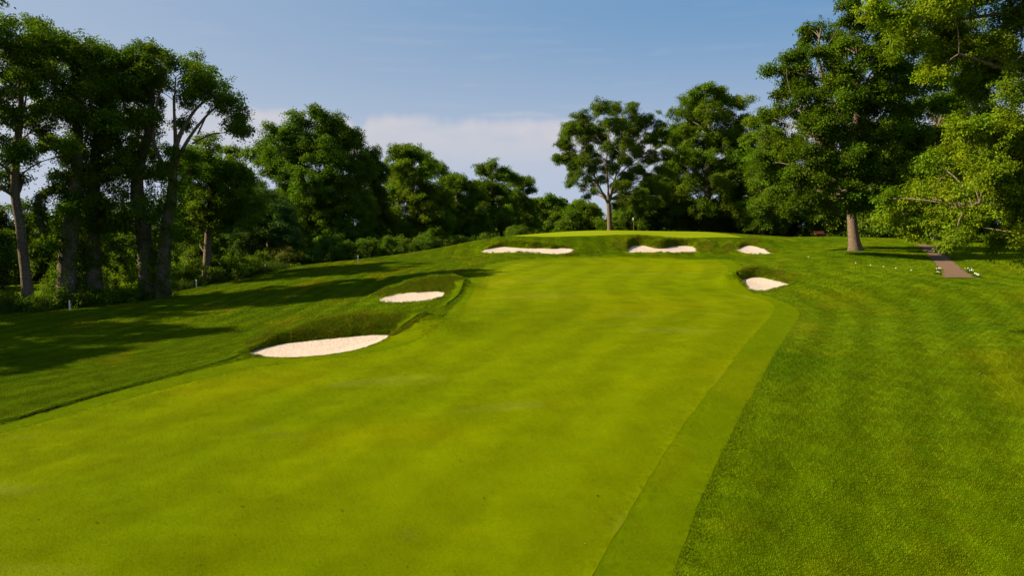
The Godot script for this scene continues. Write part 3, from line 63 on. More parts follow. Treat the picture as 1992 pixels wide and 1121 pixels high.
		"lobes": [[-4.51, 22.96, 4.96, 0.63], [-4.24, 22.96, -3.53, 0.58], [-3.13, 23.11, 3.27, 0.84], [-3.47, 23.08, -3.93, 0.74], [-1.83, 22.61, 5.61, 1.05], [-0.98, 22.37, -4.7, 1.08], [-3.74, 21.62, 3.57, 0.74], [-3.94, 21.72, -4.77, 0.77], [-0.02, 22.12, 2.6, 1.16], [0.34, 21.78, -5.28, 1.11], [-0.82, 20.63, 5.69, 1.48], [-1.24, 21.09, -3.17, 1.37], [1.59, 20.63, 4.52, 1.37], [2.08, 21.01, -4.94, 1.37], [3.04, 19.28, 4.02, 1.37], [3.32, 19.38, -2.01, 1.32], [-8.95, 18.48, 3.17, 0.47], [-8.66, 18.45, -2.13, 0.47], [-7.83, 18.78, 3.26, 0.69], [-7.39, 18.53, -1.99, 0.64], [-6.53, 18.38, 4.2, 0.79], [-6.21, 18.27, -2.09, 0.79], [-5.01, 18.98, 3.06, 0.74], [-5.17, 18.9, -3.3, 0.68], [-3.75, 19.63, 4.28, 0.84], [-4.06, 19.59, -4.89, 0.76], [-5.19, 16.87, 4.7, 1.27], [-5.99, 17.16, -3.83, 1.19], [-3.16, 17.62, 2.17, 1.37], [-4.57, 17.17, -3.71, 1.12], [-1.11, 17.87, 4.82, 1.58], [-0.95, 17.05, -2.52, 1.51], [1.22, 17.62, 2.44, 1.58], [1.08, 16.7, -3.36, 1.46], [3.68, 16.87, 2, 1.48], [4.42, 16.96, -3.92, 1.54], [5.39, 16.62, 2.06, 1.27], [5.28, 16.6, -2.58, 1.15], [-7.22, 16.11, 2.81, 0.95], [-7.51, 15.65, -2.26, 0.83], [-8.2, 14.6, 4.29, 0.84], [-8.62, 14.39, -4.46, 0.88], [-6.73, 14.09, 4.58, 1.27], [-6.64, 14.12, -3.22, 1.21], [-4.47, 14.6, 5.83, 1.58], [-3.9, 14.33, -2.13, 1.54], [-1.99, 14.6, 3.96, 1.79], [-2.82, 13.71, -4.87, 1.74], [0.7, 14.34, 3.84, 1.79], [-0, 14.45, -4.96, 1.52], [3.47, 13.83, 1.95, 1.69], [3.86, 12.76, -4.3, 1.69], [5.78, 14.09, 3.05, 1.27], [4.7, 13.85, -1.45, 1.27], [-7.32, 11.9, 4.4, 1.16], [-6.11, 11.39, -4.71, 1.01], [-5.24, 11.7, 4.67, 1.58], [-5.14, 10.99, -3.3, 1.33], [-2.63, 11.29, 4.16, 1.9], [-0.48, 11.5, -5.68, 1.84], [0.25, 10.78, 4.77, 1.9], [1.46, 11.47, -4.08, 1.56], [3.12, 10.52, 3.06, 1.79], [1.54, 9.43, -4.31, 1.82], [5.68, 11.29, 2.21, 1.37], [5.62, 11.95, -1.87, 1.27], [-8.13, 9.75, 3.47, 1.05], [-8.46, 9.54, -4.88, 0.93], [-6.7, 9.24, 4.06, 1.48], [-7.48, 9.14, -5.43, 1.5], [-4.34, 8.83, 5.07, 1.69], [-4.95, 8.08, 3.89, 1.39], [-1.44, 7.95, 4.61, 1.69], [-1.12, 7.42, -4.34, 1.77], [1.45, 7.44, 4.7, 1.79], [1.21, 7.69, -2.54, 1.45], [4.32, 7.44, 4.29, 1.58], [3.95, 7.09, -1.79, 1.52], [-7.94, 7.44, 3.84, 1.05], [-8, 7.03, 3.56, 1.05], [-6.09, 6.77, 4.39, 1.37], [-6.53, 6.24, -4.51, 1.44], [-3.71, 6.04, 5.03, 1.37], [-3.9, 6.51, -3.05, 1.13], [-1.59, 5.37, 3.82, 1.16], [-2.88, 6.17, -5.22, 1.17], [1.05, 4.85, 4.7, 1.37], [0.93, 4.75, -3.69, 1.2], [3.16, 4.59, 3.15, 1.16], [3.26, 4.89, -2.65, 1.07], [-7.35, 5.52, 4, 0.84], [-7.26, 4.95, 3.07, 0.71], [-4.69, 4.48, 3.45, 0.63], [-4.56, 4.41, -6.06, 0.61], [-2.33, 4.33, 2.92, 0.53], [-2.43, 4.39, -5.98, 0.5], [-1.62, 21.12, 2.91, 1.27], [-1.12, 19.23, 3.93, 1.27], [0.39, 17.32, 2.58, 1.27], [-0.91, 15.41, 2.47, 1.27], [-1.25, 13.48, 3.45, 1.27], [0.06, 11.54, 2.34, 1.27], [-1.15, 9.6, 3.79, 1.27], [-0.77, 7.64, 2.33, 1.27]]},
	"r5": {"at": [62.05, 5.28, -100], "trunks": [[[-0.15, -0.3, 0, 0.6], [-0.5, 6.68, 0, 0.53], [-0.89, 16.23, 0, 0.3]]],
		"lobes": [[-3.01, 25.25, 1.97, 1.51], [-3.13, 24.55, -2.08, 1.28], [-1.08, 23.46, 3.86, 1.81], [-0.5, 24.09, -2.73, 1.48], [1.41, 22.38, 2.02, 1.51], [0.68, 22.76, -1.92, 1.36], [2.67, 22.38, 2.15, 1.05], [3.21, 22.06, -1.36, 0.87], [3.19, 19.86, 3.3, 1.51], [2.81, 19.64, -1.93, 1.41], [0.62, 19.49, 1.99, 2.11], [2.33, 20.03, -2.26, 1.7], [-2.33, 19.49, 3.32, 1.96], [-1.89, 19.55, -3.25, 1.96], [3.73, 16.95, 3.27, 1.51], [2.59, 17.27, -2.31, 1.3], [1.23, 15.5, 2.69, 2.41], [0.06, 15.38, -3.66, 2.01], [-1.66, 14.04, 1.69, 2.56], [-1.54, 13.43, -3.7, 2.65], [3.62, 12.58, 3.56, 2.26], [2.46, 12.82, -1.87, 2.02], [0.78, 10.37, 1.39, 2.71], [-0.41, 9.73, -1.6, 2.38], [-2.51, 9.27, 1.93, 2.56], [-0.99, 9.1, -1.71, 2.62], [3.89, 8.16, 3.19, 2.56], [3.82, 8.87, -1.7, 2.61], [0.31, 5.57, 3.47, 2.71], [0.18, 4.81, -1.97, 2.43], [-3, 4.45, 1.82, 2.41], [-4.12, 3.86, -2.08, 2.1], [4.14, 4.08, 2.02, 2.56], [3.43, 3.84, -2.56, 2.37], [0.89, 1.84, 1.92, 2.26], [0.45, 1.88, -2.64, 2.21]]},
	"r5b": {"at": [62.3, 4.94, -112], "trunks": [[[-0.14, -0.3, 0, 0.59], [-0.48, 7.56, 0, 0.51], [-0.89, 15.8, 0, 0.25]]],
		"lobes": [[-1.76, 16.62, 2.75, 2.53], [0.45, 16.89, -2.57, 2.48], [1.27, 14.16, 1.47, 2.7], [0.32, 13.96, -1.69, 2.24], [-1.94, 11.7, 1.95, 2.87], [-2.27, 11.02, -2.71, 2.85], [1.53, 9.22, 1.38, 3.04], [1.65, 7.85, -1.18, 2.58], [-1.23, 5.9, 1.74, 3.04], [0.4, 4.95, -2.35, 2.69], [2.18, 4.65, 2.4, 2.87], [1.83, 4.56, -1.55, 2.8], [-1.93, 2.98, 2.68, 2.53], [-2.97, 1.88, -3.14, 2.39], [1.03, 2.56, 1.75, 2.53], [0.11, 2.41, -2.3, 2.18]]},
	"r6": {"at": [29.07, 2.06, -31], "trunks": [[[0.14, -0.3, 0, 0.47], [-0.18, 1.7, 0, 0.4], [-0.65, 4.51, 0, 0.37], [-1.24, 7.51, 0, 0.33], [-1.94, 10.46, 0, 0.26], [-2.46, 14.02, 0, 0.19], [-2.99, 17.93, 0, 0.12]], [[-1.28, 7.97, 0, 0.21], [-3.31, 7.28, 0.5, 0.16], [-5.37, 7.05, 1, 0.12], [-7.44, 6.82, 1, 0.08], [-9.26, 6.25, 1, 0.05]], [[-1.98, 10.91, 0, 0.21], [-4.07, 11.36, 0.5, 0.16], [-6.16, 11.8, 0.5, 0.12], [-8.25, 12.47, 0.5, 0.07], [-9.65, 12.91, 0.5, 0.04]], [[-2.39, 13.14, 0, 0.19], [-4.53, 14.46, -0.5, 0.14], [-6.82, 14.9, -0.5, 0.09], [-9.07, 14.68, -0.5, 0.06], [-11.34, 14.79, -0.5, 0.03]], [[-1.47, 8.88, 0, 0.19], [-3.68, 9.11, -1, 0.14], [-5.96, 8.88, -1, 0.09], [-7.79, 8.65, -1, 0.06]], [[-0.76, 4.98, 0, 0.16], [-2.94, 5.44, 1, 0.12], [-4.79, 5.44, 1, 0.08], [-6.03, 4.86, 1, 0.05]]],
		"lobes": [[-12.83, 15.22, -1.04, 0.45], [-12.03, 15.07, -0.66, 0.55], [-11.11, 14.79, 1.45, 0.66], [-11.53, 14.13, -0.31, 0.4], [-10.39, 14.02, -2.47, 0.71], [-9.87, 14.9, -0.26, 0.76], [-8.82, 14.35, -1.68, 0.81], [-7.83, 14.68, -2.78, 0.86], [-6.77, 14.13, 2.71, 0.91], [-9.32, 13.25, -1.15, 0.66], [-8.18, 13.02, 0.21, 0.76], [-7.02, 12.69, -0.81, 0.91], [-5.81, 13.36, -2.51, 1.01], [-5.46, 11.58, 2.23, 1.01], [-6.46, 11.13, 2.47, 0.86], [-7.52, 11.69, -1.79, 0.66], [-9.95, 12.25, -0.45, 0.3], [-6.95, 10.01, -0.72, 0.86], [-5.66, 9.56, -1.86, 1.01], [-7.74, 9.78, 0.92, 0.61], [-8.28, 9.11, 1.6, 0.61], [-8.99, 9.51, 1.46, 0.5], [-9.63, 9.51, 0.97, 0.3], [-7.09, 8.54, -2.75, 0.81], [-5.96, 8.2, -1.52, 0.91], [-8.21, 7.97, 0.08, 0.71], [-9.1, 8.2, 1.13, 0.55], [-9.79, 8.31, -0.62, 0.33], [-7.47, 7.28, -0.29, 0.81], [-6.27, 6.71, 1.93, 0.86], [-8.49, 7.01, -2.7, 0.71], [-9.33, 6.71, -1.29, 0.66], [-10.17, 6.71, -1.13, 0.55], [-10.91, 6.71, 2.57, 0.4], [-11.32, 6.71, -1.38, 0.2], [-10.4, 5.9, -2.42, 0.5], [-9.51, 5.72, -0.46, 0.55], [-8.66, 5.95, 0.84, 0.55], [-9.77, 5.09, -1.9, 0.35], [-10.16, 4.93, 1.84, 0.2], [-7.75, 6.25, -1.73, 0.61], [-6.79, 5.79, 1.16, 0.61], [-7.93, 5.44, -1.93, 0.4], [-5.96, 5.44, 2.15, 0.66], [-6.01, 4.56, -1.68, 0.45], [-6.38, 4.05, 1.31, 0.2], [-4.98, 4.74, 1.86, 0.86], [-4.43, 6.82, -1.31, 1.11], [-4.14, 9.11, -2.15, 1.16], [-4.35, 12.03, 0.46, 1.16], [-5.26, 15.11, -0.01, 1.11], [-3.36, 14.02, -0.1, 1.26], [-2.63, 10.46, 1.34, 1.39], [-2.35, 6.82, -0.17, 1.39], [-3.79, 16.64, -0.02, 1.39], [-6.48, 16.42, -0.07, 1.13], [-8.71, 16.2, -0.26, 1.01], [-0.65, 8.65, -0.34, 1.51], [-0.76, 12.69, -1.24, 1.51], [0.09, 5.44, -0.59, 1.26], [-7.2, 13.8, -1.18, 0.79], [-6.43, 12.47, -1.26, 0.84], [-7.7, 10.91, 1.41, 0.7], [-6.61, 10.01, -1.93, 0.84], [-8.23, 10.23, -1.47, 0.51], [-6.17, 8.65, 0.13, 0.84], [-7.36, 9.11, -0.94, 0.7], [-8.71, 8.65, -1.3, 0.56], [-6.79, 7.51, -0.63, 0.79], [-6, 6.13, 0.01, 0.75], [-7.67, 6.82, 0.87, 0.65], [-9.1, 7.51, 2.36, 0.51], [-6.97, 4.98, 1.76, 0.51], [-8.76, 13.36, -0.35, 0.56], [-6.6, 14.9, -0.24, 0.79], [-8.66, 15.33, -0.42, 0.7], [-10.01, 15.33, -1.31, 0.56]]}}

var taken := {}
var total := 0
var M := {}
var weights := PackedFloat64Array()
var grid := PackedFloat32Array()
const GX0 := -130
const GZ0 := -270
const GNX := 281
const GNZ := 301
var patchy := FastNoiseLite.new()
var broad := FastNoiseLite.new()
var sprays := {}
var dice := RandomNumberGenerator.new()

# ------------------------------------------------------------------ naming
func numbered(called: String) -> String:
	if not taken.has(called):
		taken[called] = 0
		return called
	taken[called] += 1
	return "%s_%03d" % [called, taken[called]]

func tag(o: Node, label: String, category: String, group := "", kind := "") -> void:
	if label: o.set_meta("label", label)
	if category: o.set_meta("category", category)
	if group: o.set_meta("group", group)
	if kind: o.set_meta("kind", kind)

func thing(called: String, label: String, category: String, at: Vector3, group := "") -> Node3D:
	var o := Node3D.new()
	o.name = numbered(called)
	add_child(o)
	o.position = at
	tag(o, label, category, group)
	return o

func part(called: String, mesh: Mesh, mat: Material, parent: Node3D) -> MeshInstance3D:
	var o := MeshInstance3D.new()
	o.name = called if parent != self else numbered(called)
	o.mesh = mesh
	if mat: o.material_override = mat
	parent.add_child(o, true)
	return o

# ------------------------------------------------------------------ ground heights
func solve_heights() -> void:
	var n := CTRL.size()
	var m := n + 3
	var a := []
	for i in m:
		var row := PackedFloat64Array()
		row.resize(m + 1)
		a.append(row)
	for i in n:
		for j in n:
			var dx: float = (CTRL[i][0] - CTRL[j][0]) / 10.0
			var dz: float = (CTRL[i][1] - CTRL[j][1]) / 10.0
			var d2 := dx * dx + dz * dz
			a[i][j] = 0.5 * d2 * log(d2) if d2 > 0.0 else 0.02
		var c := [1.0, CTRL[i][0] / 10.0, CTRL[i][1] / 10.0]
		for k in 3:
			a[i][n + k] = c[k]
			a[n + k][i] = c[k]
		a[i][m] = CTRL[i][2]
	for c in m:
		var best := c
		for r in range(c + 1, m):
			if absf(a[r][c]) > absf(a[best][c]): best = r
		var t = a[c]
		a[c] = a[best]
		a[best] = t
		var pr: PackedFloat64Array = a[c]
		for r in range(c + 1, m):
			var row: PackedFloat64Array = a[r]
			var k := row[c] / pr[c]
			if k == 0.0: continue
			for q in range(c, m + 1): row[q] -= k * pr[q]
			a[r] = row
	weights.resize(m)
	for c in range(m - 1, -1, -1):
		var s: float = a[c][m]
		for q in range(c + 1, m): s -= a[c][q] * weights[q]
		weights[c] = s / a[c][c]

func exact(x: float, z: float) -> float:
	var n := CTRL.size()
	var X := x / 10.0
	var Z := z / 10.0
	var s := weights[n] + weights[n + 1] * X + weights[n + 2] * Z
	for i in n:
		var dx: float = CTRL[i][0] * 0.1 - X
		var dz: float = CTRL[i][1] * 0.1 - Z
		var d2 := dx * dx + dz * dz
		if d2 > 0.0: s += weights[i] * 0.5 * d2 * log(d2)
	var r := Vector2(x - 5.0, z + 85.0).length()
	return lerpf(s, -1.0, smoothstep(110.0, 190.0, r))

func cub(a: float, b: float, c: float, d: float, t: float) -> float:
	return b + 0.5 * t * (c - a + t * (2.0 * a - 5.0 * b + 4.0 * c - d + t * (3.0 * (b - c) + d - a)))

func base_height(x: float, z: float) -> float:
	var fx := x - GX0
	var fz := z - GZ0
	if fx < 1.0 or fz < 1.0 or fx >= GNX - 2.0 or fz >= GNZ - 2.0:
		return -1.0
	var i := int(fx)
	var j := int(fz)
	var tx := fx - i
	var tz := fz - j
	var k := (j - 1) * GNX + i - 1
	var r := [0.0, 0.0, 0.0, 0.0]
	for q in 4:
		r[q] = cub(grid[k], grid[k + 1], grid[k + 2], grid[k + 3], tx)
		k += GNX
	return cub(r[0], r[1], r[2], r[3], tz)

func poly_distance(p: Vector2, poly: PackedVector2Array) -> float:
	var best := 1e9
	var n := poly.size()
	for i in n:
		var a := poly[i]
		var d := poly[(i + 1) % n] - a
		var t := clampf((p - a).dot(d) / maxf(d.length_squared(), 1e-6), 0.0, 1.0)
		best = minf(best, (a + d * t).distance_squared_to(p))
	return sqrt(best)

func sand_height(b: Dictionary, x: float, z: float) -> float:
	var q: Array = b.plane
	return q[0] + q[1] * (x - q[3]) + q[2] * (-z - q[4])

func height(x: float, z: float) -> float:
	var h := base_height(x, z)
	for b in BUNKERS:
		var box: Rect2 = b.box
		if not box.has_point(Vector2(x, z)): continue
		var p := Vector2(x, z)
		var m := 0.0
		var cr: Array = b.crest
		for i in range(cr.size() - 1):
			var a := Vector2(cr[i][0], cr[i][1])
			var d := Vector2(cr[i + 1][0], cr[i + 1][1]) - a
			var t := clampf((p - a).dot(d) / d.length_squared(), 0.0, 1.0)
			var dist := (a + d * t).distance_to(p)
			m = maxf(m, lerpf(cr[i][2], cr[i + 1][2], t) * exp(-pow(dist / b.sig, 2.0)))
		h += m
		var fl := sand_height(b, x, z)
		var d2 := poly_distance(p, b.poly)
		if Geometry2D.is_point_in_polygon(p, b.poly):
			h = minf(h, fl - 0.06 - 0.6 * minf(d2, 0.6))
		else:
			var wob := 0.10 * patchy.get_noise_2d(x * 14.0, z * 14.0)
			h = minf(h, fl + 0.02 + (1.5 + wob) * d2)
			if d2 < 0.8: h = maxf(h, lerpf(fl - 0.02, h, d2 / 0.8))
	return h

func normal_at(x: float, z: float) -> Vector3:
	var e := 0.25
	return Vector3(height(x - e, z) - height(x + e, z), 2.0 * e, height(x, z - e) - height(x, z + e)).normalized()

func line_x(l: PackedVector2Array, z: float) -> float:
	if z >= l[0].y: return l[0].x
	for i in range(l.size() - 1):
		if z <= l[i].y and z > l[i + 1].y:
			return lerpf(l[i].x, l[i + 1].x, (l[i].y - z) / (l[i].y - l[i + 1].y)) + 0.07 * patchy.get_noise_2d(z * 9.0, l[0].x)
	return l[l.size() - 1].x

# what grows at a spot: 0 rough, 1 first cut, 2 fairway, 3 green, 4 sand, 5 path
func cover(x: float, z: float) -> int:
	var p := Vector2(x, z)
	for b in BUNKERS:
		if b.box.has_point(p) and Geometry2D.is_point_in_polygon(p, b.poly): return 4
	if z > -92.0:
		if z > FAIR_L[FAIR_L.size() - 1].y and x > line_x(FAIR_L, z) and x < line_x(FAIR_R, z): return 2
		if z > CUT_L[CUT_L.size() - 1].y and x > line_x(CUT_L, z) and x < line_x(CUT_R, z): return 1
	if z < -50.0 and z > -82.0 and x > 30.0:
		if x > line_x(PATH_L, z) and x < line_x(PATH_R, z): return 5
	if Geometry2D.is_point_in_polygon(p, GREEN): return 3
	return 0

# ------------------------------------------------------------------ meshes
func array_mesh(v: PackedVector3Array, n: PackedVector3Array, idx: PackedInt32Array, uv := PackedVector2Array(), col := PackedColorArray()) -> ArrayMesh:
	var a := []
	a.resize(Mesh.ARRAY_MAX)
	a[Mesh.ARRAY_VERTEX] = v
	if n.size(): a[Mesh.ARRAY_NORMAL] = n
	a[Mesh.ARRAY_INDEX] = idx
	if uv.size():
		a[Mesh.ARRAY_TEX_UV] = uv
		var uv2 := PackedVector2Array()
		uv2.resize(uv.size())
		for i in uv.size(): uv2[i] = uv[i].rotated(0.6)
		a[Mesh.ARRAY_TEX_UV2] = uv2
	if col.size(): a[Mesh.ARRAY_COLOR] = col
	var m := ArrayMesh.new()
	m.add_surface_from_arrays(Mesh.PRIMITIVE_TRIANGLES, a)
	return m

class Build:
	var v := PackedVector3Array()
	var n := PackedVector3Array()
	var idx := PackedInt32Array()
	func tube(pts: Array, rad: Array, sides: int, knobbly := 0.0, noise: FastNoiseLite = null) -> void:
		var first := v.size()
		var up := Vector3(0.3, 0.2, 1).normalized()
		for i in pts.size():
			var d: Vector3 = (pts[mini(i + 1, pts.size() - 1)] - pts[maxi(i - 1, 0)]).normalized()
			var a := d.cross(up)
			if a.length() < 0.05: a = d.cross(Vector3.RIGHT)
			a = a.normalized()
			var b := d.cross(a).normalized()
			for s in sides:
				var t := TAU * s / sides
				var w := a * cos(t) + b * sin(t)
				var r: float = rad[i]
				if noise: r *= 1.0 + knobbly * noise.get_noise_3d(pts[i].x * 3.0 + w.x * 40.0, pts[i].y * 3.0, pts[i].z * 3.0 + w.z * 40.0)
				v.append(pts[i] + w * r)
				n.append(w)
		for i in range(pts.size() - 1):
			for s in sides:
				var p := first + i * sides + s
				var q := first + i * sides + (s + 1) % sides
				idx.append_array([p, p + sides, q, q, p + sides, q + sides])
	func quad(a: Vector3, b: Vector3, c: Vector3, d: Vector3) -> void:
		var k := v.size()
		var m := (b - a).cross(c - a).normalized() * -1.0
		for p in [a, b, c, d]:
			v.append(p)
			n.append(m)
		idx.append_array([k, k + 1, k + 2, k, k + 2, k + 3])
	func box(lo: Vector3, hi: Vector3) -> void:
		var p := func(x, y, z): return Vector3(hi.x if x else lo.x, hi.y if y else lo.y, hi.z if z else lo.z)
		var f := [[[0, 1, 1], [1, 1, 1], [1, 0, 1], [0, 0, 1]], [[1, 1, 0], [0, 1, 0], [0, 0, 0], [1, 0, 0]], [[0, 1, 0], [0, 1, 1], [0, 0, 1], [0, 0, 0]], [[1, 1, 1], [1, 1, 0], [1, 0, 0], [1, 0, 1]], [[0, 1, 0], [1, 1, 0], [1, 1, 1], [0, 1, 1]], [[0, 0, 1], [1, 0, 1], [1, 0, 0], [0, 0, 0]]]
		for q in f:
			quad(p.call(q[0][0], q[0][1], q[0][2]), p.call(q[1][0], q[1][1], q[1][2]), p.call(q[2][0], q[2][1], q[2][2]), p.call(q[3][0], q[3][1], q[3][2]))
	func done() -> ArrayMesh:
		var a := []
		a.resize(Mesh.ARRAY_MAX)
		a[Mesh.ARRAY_VERTEX] = v
		a[Mesh.ARRAY_NORMAL] = n
		a[Mesh.ARRAY_INDEX] = idx
		var m := ArrayMesh.new()
		m.add_surface_from_arrays(Mesh.PRIMITIVE_TRIANGLES, a)
		return m

# a sheet of turf over a rectangle of grid lines; skip: rectangles left open
func grid_sheet(xs: PackedFloat32Array, zs: PackedFloat32Array, v: PackedVector3Array, n: PackedVector3Array, idx: PackedInt32Array, uv: PackedVector2Array, col: PackedColorArray, skip: Array, edge_step := 0.0) -> void:
	var first := v.size()
	var nx := xs.size()
	var nz := zs.size()
	var hs := PackedFloat32Array()
	hs.resize(nx * nz)
	for j in nz:
		for i in nx:
			var x := xs[i]
			var z := zs[j]
			var on_edge := edge_step > 0.0 and (i == 0 or j == 0 or i == nx - 1 or j == nz - 1)
			if on_edge:
				if i == 0 or i == nx - 1:
					var t := (z - zs[0]) / edge_step
					var lo := zs[0] + floorf(t + 1e-4) * edge_step
					hs[j * nx + i] = lerpf(height(x, lo), height(x, lo + edge_step), clampf((z - lo) / edge_step, 0.0, 1.0))
				else:
					var t2 := (x - xs[0]) / edge_step
					var lo2 := xs[0] + floorf(t2 + 1e-4) * edge_step
					hs[j * nx + i] = lerpf(height(lo2, z), height(lo2 + edge_step, z), clampf((x - lo2) / edge_step, 0.0, 1.0))
			else:
				hs[j * nx + i] = height(x, z)
	for j in nz:
		for i in nx:
			var k := j * nx + i
			v.append(Vector3(xs[i], hs[k], zs[j]))
			var i0 := maxi(i - 1, 0)
			var i1 := mini(i + 1, nx - 1)
			var j0 := maxi(j - 1, 0)
			var j1 := mini(j + 1, nz - 1)
			var gx := (hs[j * nx + i1] - hs[j * nx + i0]) / (xs[i1] - xs[i0])
			var gz := (hs[j1 * nx + i] - hs[j0 * nx + i]) / (zs[j1] - zs[j0])
			n.append(Vector3(-gx, 1, -gz).normalized())
			uv.append(Vector2(xs[i], zs[j]))
			col.append(rough_color(xs[i], zs[j]))
	for j in range(nz - 1):
		for i in range(nx - 1):
			var mid := Vector2((xs[i] + xs[i + 1]) / 2.0, (zs[j] + zs[j + 1]) / 2.0)
			var open := false
			for r in skip:
				if r.has_point(mid): open = true
			if open: continue
			var k := first + j * nx + i
			idx.append_array([k, k + 1, k + nx, k + 1, k + nx + 1, k + nx])

# a sheet between two lines that run away from the camera
func ribbon_sheet(l: PackedVector2Array, r: PackedVector2Array, z0: float, z1: float, dz: float, cols: int, lift: float, tint: Callable) -> ArrayMesh:
	var v := PackedVector3Array()
	var n := PackedVector3Array()
	var uv := PackedVector2Array()
	var col := PackedColorArray()
	var idx := PackedInt32Array()
	var rows := int(ceilf((z0 - z1) / dz)) + 1
	for j in rows:
		var z := maxf(z0 - j * dz, z1)
		var a := line_x(l, z)
		var b := maxf(line_x(r, z), a + 0.05)
		for i in cols + 1:
			var x := lerpf(a, b, float(i) / cols)
			v.append(Vector3(x, height(x, z) + lift, z))
			n.append(normal_at(x, z))
			uv.append(Vector2(x, z))
			col.append(tint.call(x, z))
	for j in range(rows - 1):
		for i in cols:
			var k := j * (cols + 1) + i
			idx.append_array([k, k + cols + 1, k + 1, k + 1, k + cols + 1, k + cols + 2])
	return array_mesh(v, n, idx, uv, col)

# a sheet that fills a closed outline, in rings towards its middle
func outline_sheet(poly: PackedVector2Array, rings: int, lift: float, tall: Callable, tint: Callable) -> ArrayMesh:
	var v := PackedVector3Array()
	var n := PackedVector3Array()
	var uv := PackedVector2Array()
	var col := PackedColorArray()
	var idx := PackedInt32Array()
	var c := Vector2.ZERO
	for p in poly: c += p / poly.size()
	var m := poly.size()
	for k in rings + 1:
		for i in m:
			var p := c + (poly[i] - c) * (1.0 - float(k) / rings * 0.999)
			var e := 0.2
			v.append(Vector3(p.x, tall.call(p.x, p.y) + lift, p.y))
			n.append(Vector3(tall.call(p.x - e, p.y) - tall.call(p.x + e, p.y), 2.0 * e, tall.call(p.x, p.y - e) - tall.call(p.x, p.y + e)).normalized())
			uv.append(p)
			col.append(tint.call(p.x, p.y))
	var flip := Geometry2D.is_polygon_clockwise(poly)
	for k in rings:
		for i in m:
			var a := k * m + i
			var b := k * m + (i + 1) % m
			if flip: idx.append_array([a, a + m, b, b, a + m, b + m])
			else: idx.append_array([a, b, a + m, b, b + m, a + m])
	return array_mesh(v, n, idx, uv, col)

# ------------------------------------------------------------------ colours of the turf (what grows where)
func rough_color(x: float, z: float) -> Color:
	var c := Color(0.084, 0.132, 0.002)
	var n1 := patchy.get_noise_2d(x, z * 0.8)
	var n2 := broad.get_noise_2d(x * 1.6 + 300.0, z * 1.6)
	c = c.lerp(Color(0.050, 0.100, 0.002), smoothstep(-0.1, 0.5, n2) * 0.6)
	c = c.lerp(Color(0.150, 0.148, 0.004), smoothstep(0.10, 0.50, n1 + 0.3 * broad.get_noise_2d(x * 5.0, z * 5.0)) * (0.6 if x < -2.0 else 0.3))
	c = c.lerp(Color(0.100, 0.150, 0.002), smoothstep(0.1, 0.5, -n1) * 0.5)
	var d := x - line_x(CUT_R, z) if x > 0.0 else line_x(CUT_L, z) - x
	var band := sin(d * TAU / 2.3 + 1.2 * broad.get_noise_2d(z * 2.0, x * 2.0))
	c *= 1.0 + 0.11 * clampf(band * 2.0, -1.0, 1.0)
	c *= 1.0 + 0.18 * patchy.get_noise_2d(x * 6.0, z * 6.0)
	c.a = 1.0
	return c

func cut_color(x: float, z: float) -> Color:
	var c := Color(0.088, 0.132, 0.001).lerp(Color(0.104, 0.138, 0.001), smoothstep(-0.2, 0.5, patchy.get_noise_2d(x, z)))
	return c

func fair_color(x: float, z: float) -> Color:
	var c := Color(0.120, 0.158, 0.001)
	c = c.lerp(Color(0.160, 0.170, 0.001), smoothstep(0.0, 0.5, patchy.get_noise_2d(x * 0.5 + 90.0, z * 0.8)) * 0.5)
	c = c.lerp(Color(0.094, 0.138, 0.001), smoothstep(-0.1, 0.5, broad.get_noise_2d(x * 1.2, z * 1.7 + 50.0)) * 0.65)
	c = c.lerp(Color(0.175, 0.190, 0.030), smoothstep(0.28, 0.6, patchy.get_noise_2d(x * 0.45 - 40.0, z * 1.9)) * 0.25)
	# widths of the mower, parallel to the right edge and across
	var d := line_x(CUT_R, z) - x
	var a := sin(d * TAU / 3.8 + 0.5 * broad.get_noise_2d(x * 3.0, z))
	c *= 1.0 + 0.06 * clampf(a * 4.0, -1.0, 1.0)
	c *= 1.0 + 0.10 * patchy.get_noise_2d(x * 3.5, z * 9.0)
	c.a = 1.0
	return c

func green_color(x: float, z: float) -> Color:
	return Color(0.140, 0.185, 0.005).lerp(Color(0.155, 0.195, 0.006), smoothstep(-0.3, 0.3, sin((x + z) * 1.6)))

func turf_color(c: int, x: float, z: float) -> Color:
	return (rough_color(x, z) * 1.16 if c == 0 else (cut_color(x, z) * 1.4 if c == 1 else fair_color(x, z) * 1.32))

func bank_color(x: float, z: float) -> Color:
	return Color(0.125, 0.170, 0.006).lerp(Color(0.165, 0.172, 0.010), smoothstep(-0.2, 0.4, patchy.get_noise_2d(x * 6.0, z * 6.0)))

# ------------------------------------------------------------------ materials
func noise_texture(size: int, freq: float, octaves: int, ramp: Array, seed_: int, kind := FastNoiseLite.TYPE_SIMPLEX_SMOOTH, bump := false) -> NoiseTexture2D:
	var t := NoiseTexture2D.new()
	t.width = size
	t.height = size
	t.seamless = true
	t.seamless_blend_skirt = 0.2
	var f := FastNoiseLite.new()
	f.seed = seed_
	f.noise_type = kind
	f.frequency = freq
	f.fractal_type = FastNoiseLite.FRACTAL_FBM
	f.fractal_octaves = octaves
	t.noise = f
	if ramp:
		var g := Gradient.new()
		var off := PackedFloat32Array()
		var cs := PackedColorArray()
		for r in ramp:
			off.append(r[0])
			cs.append(Color(r[1], r[2], r[3]).linear_to_srgb())
		g.offsets = off
		g.colors = cs
		t.color_ramp = g
	return t

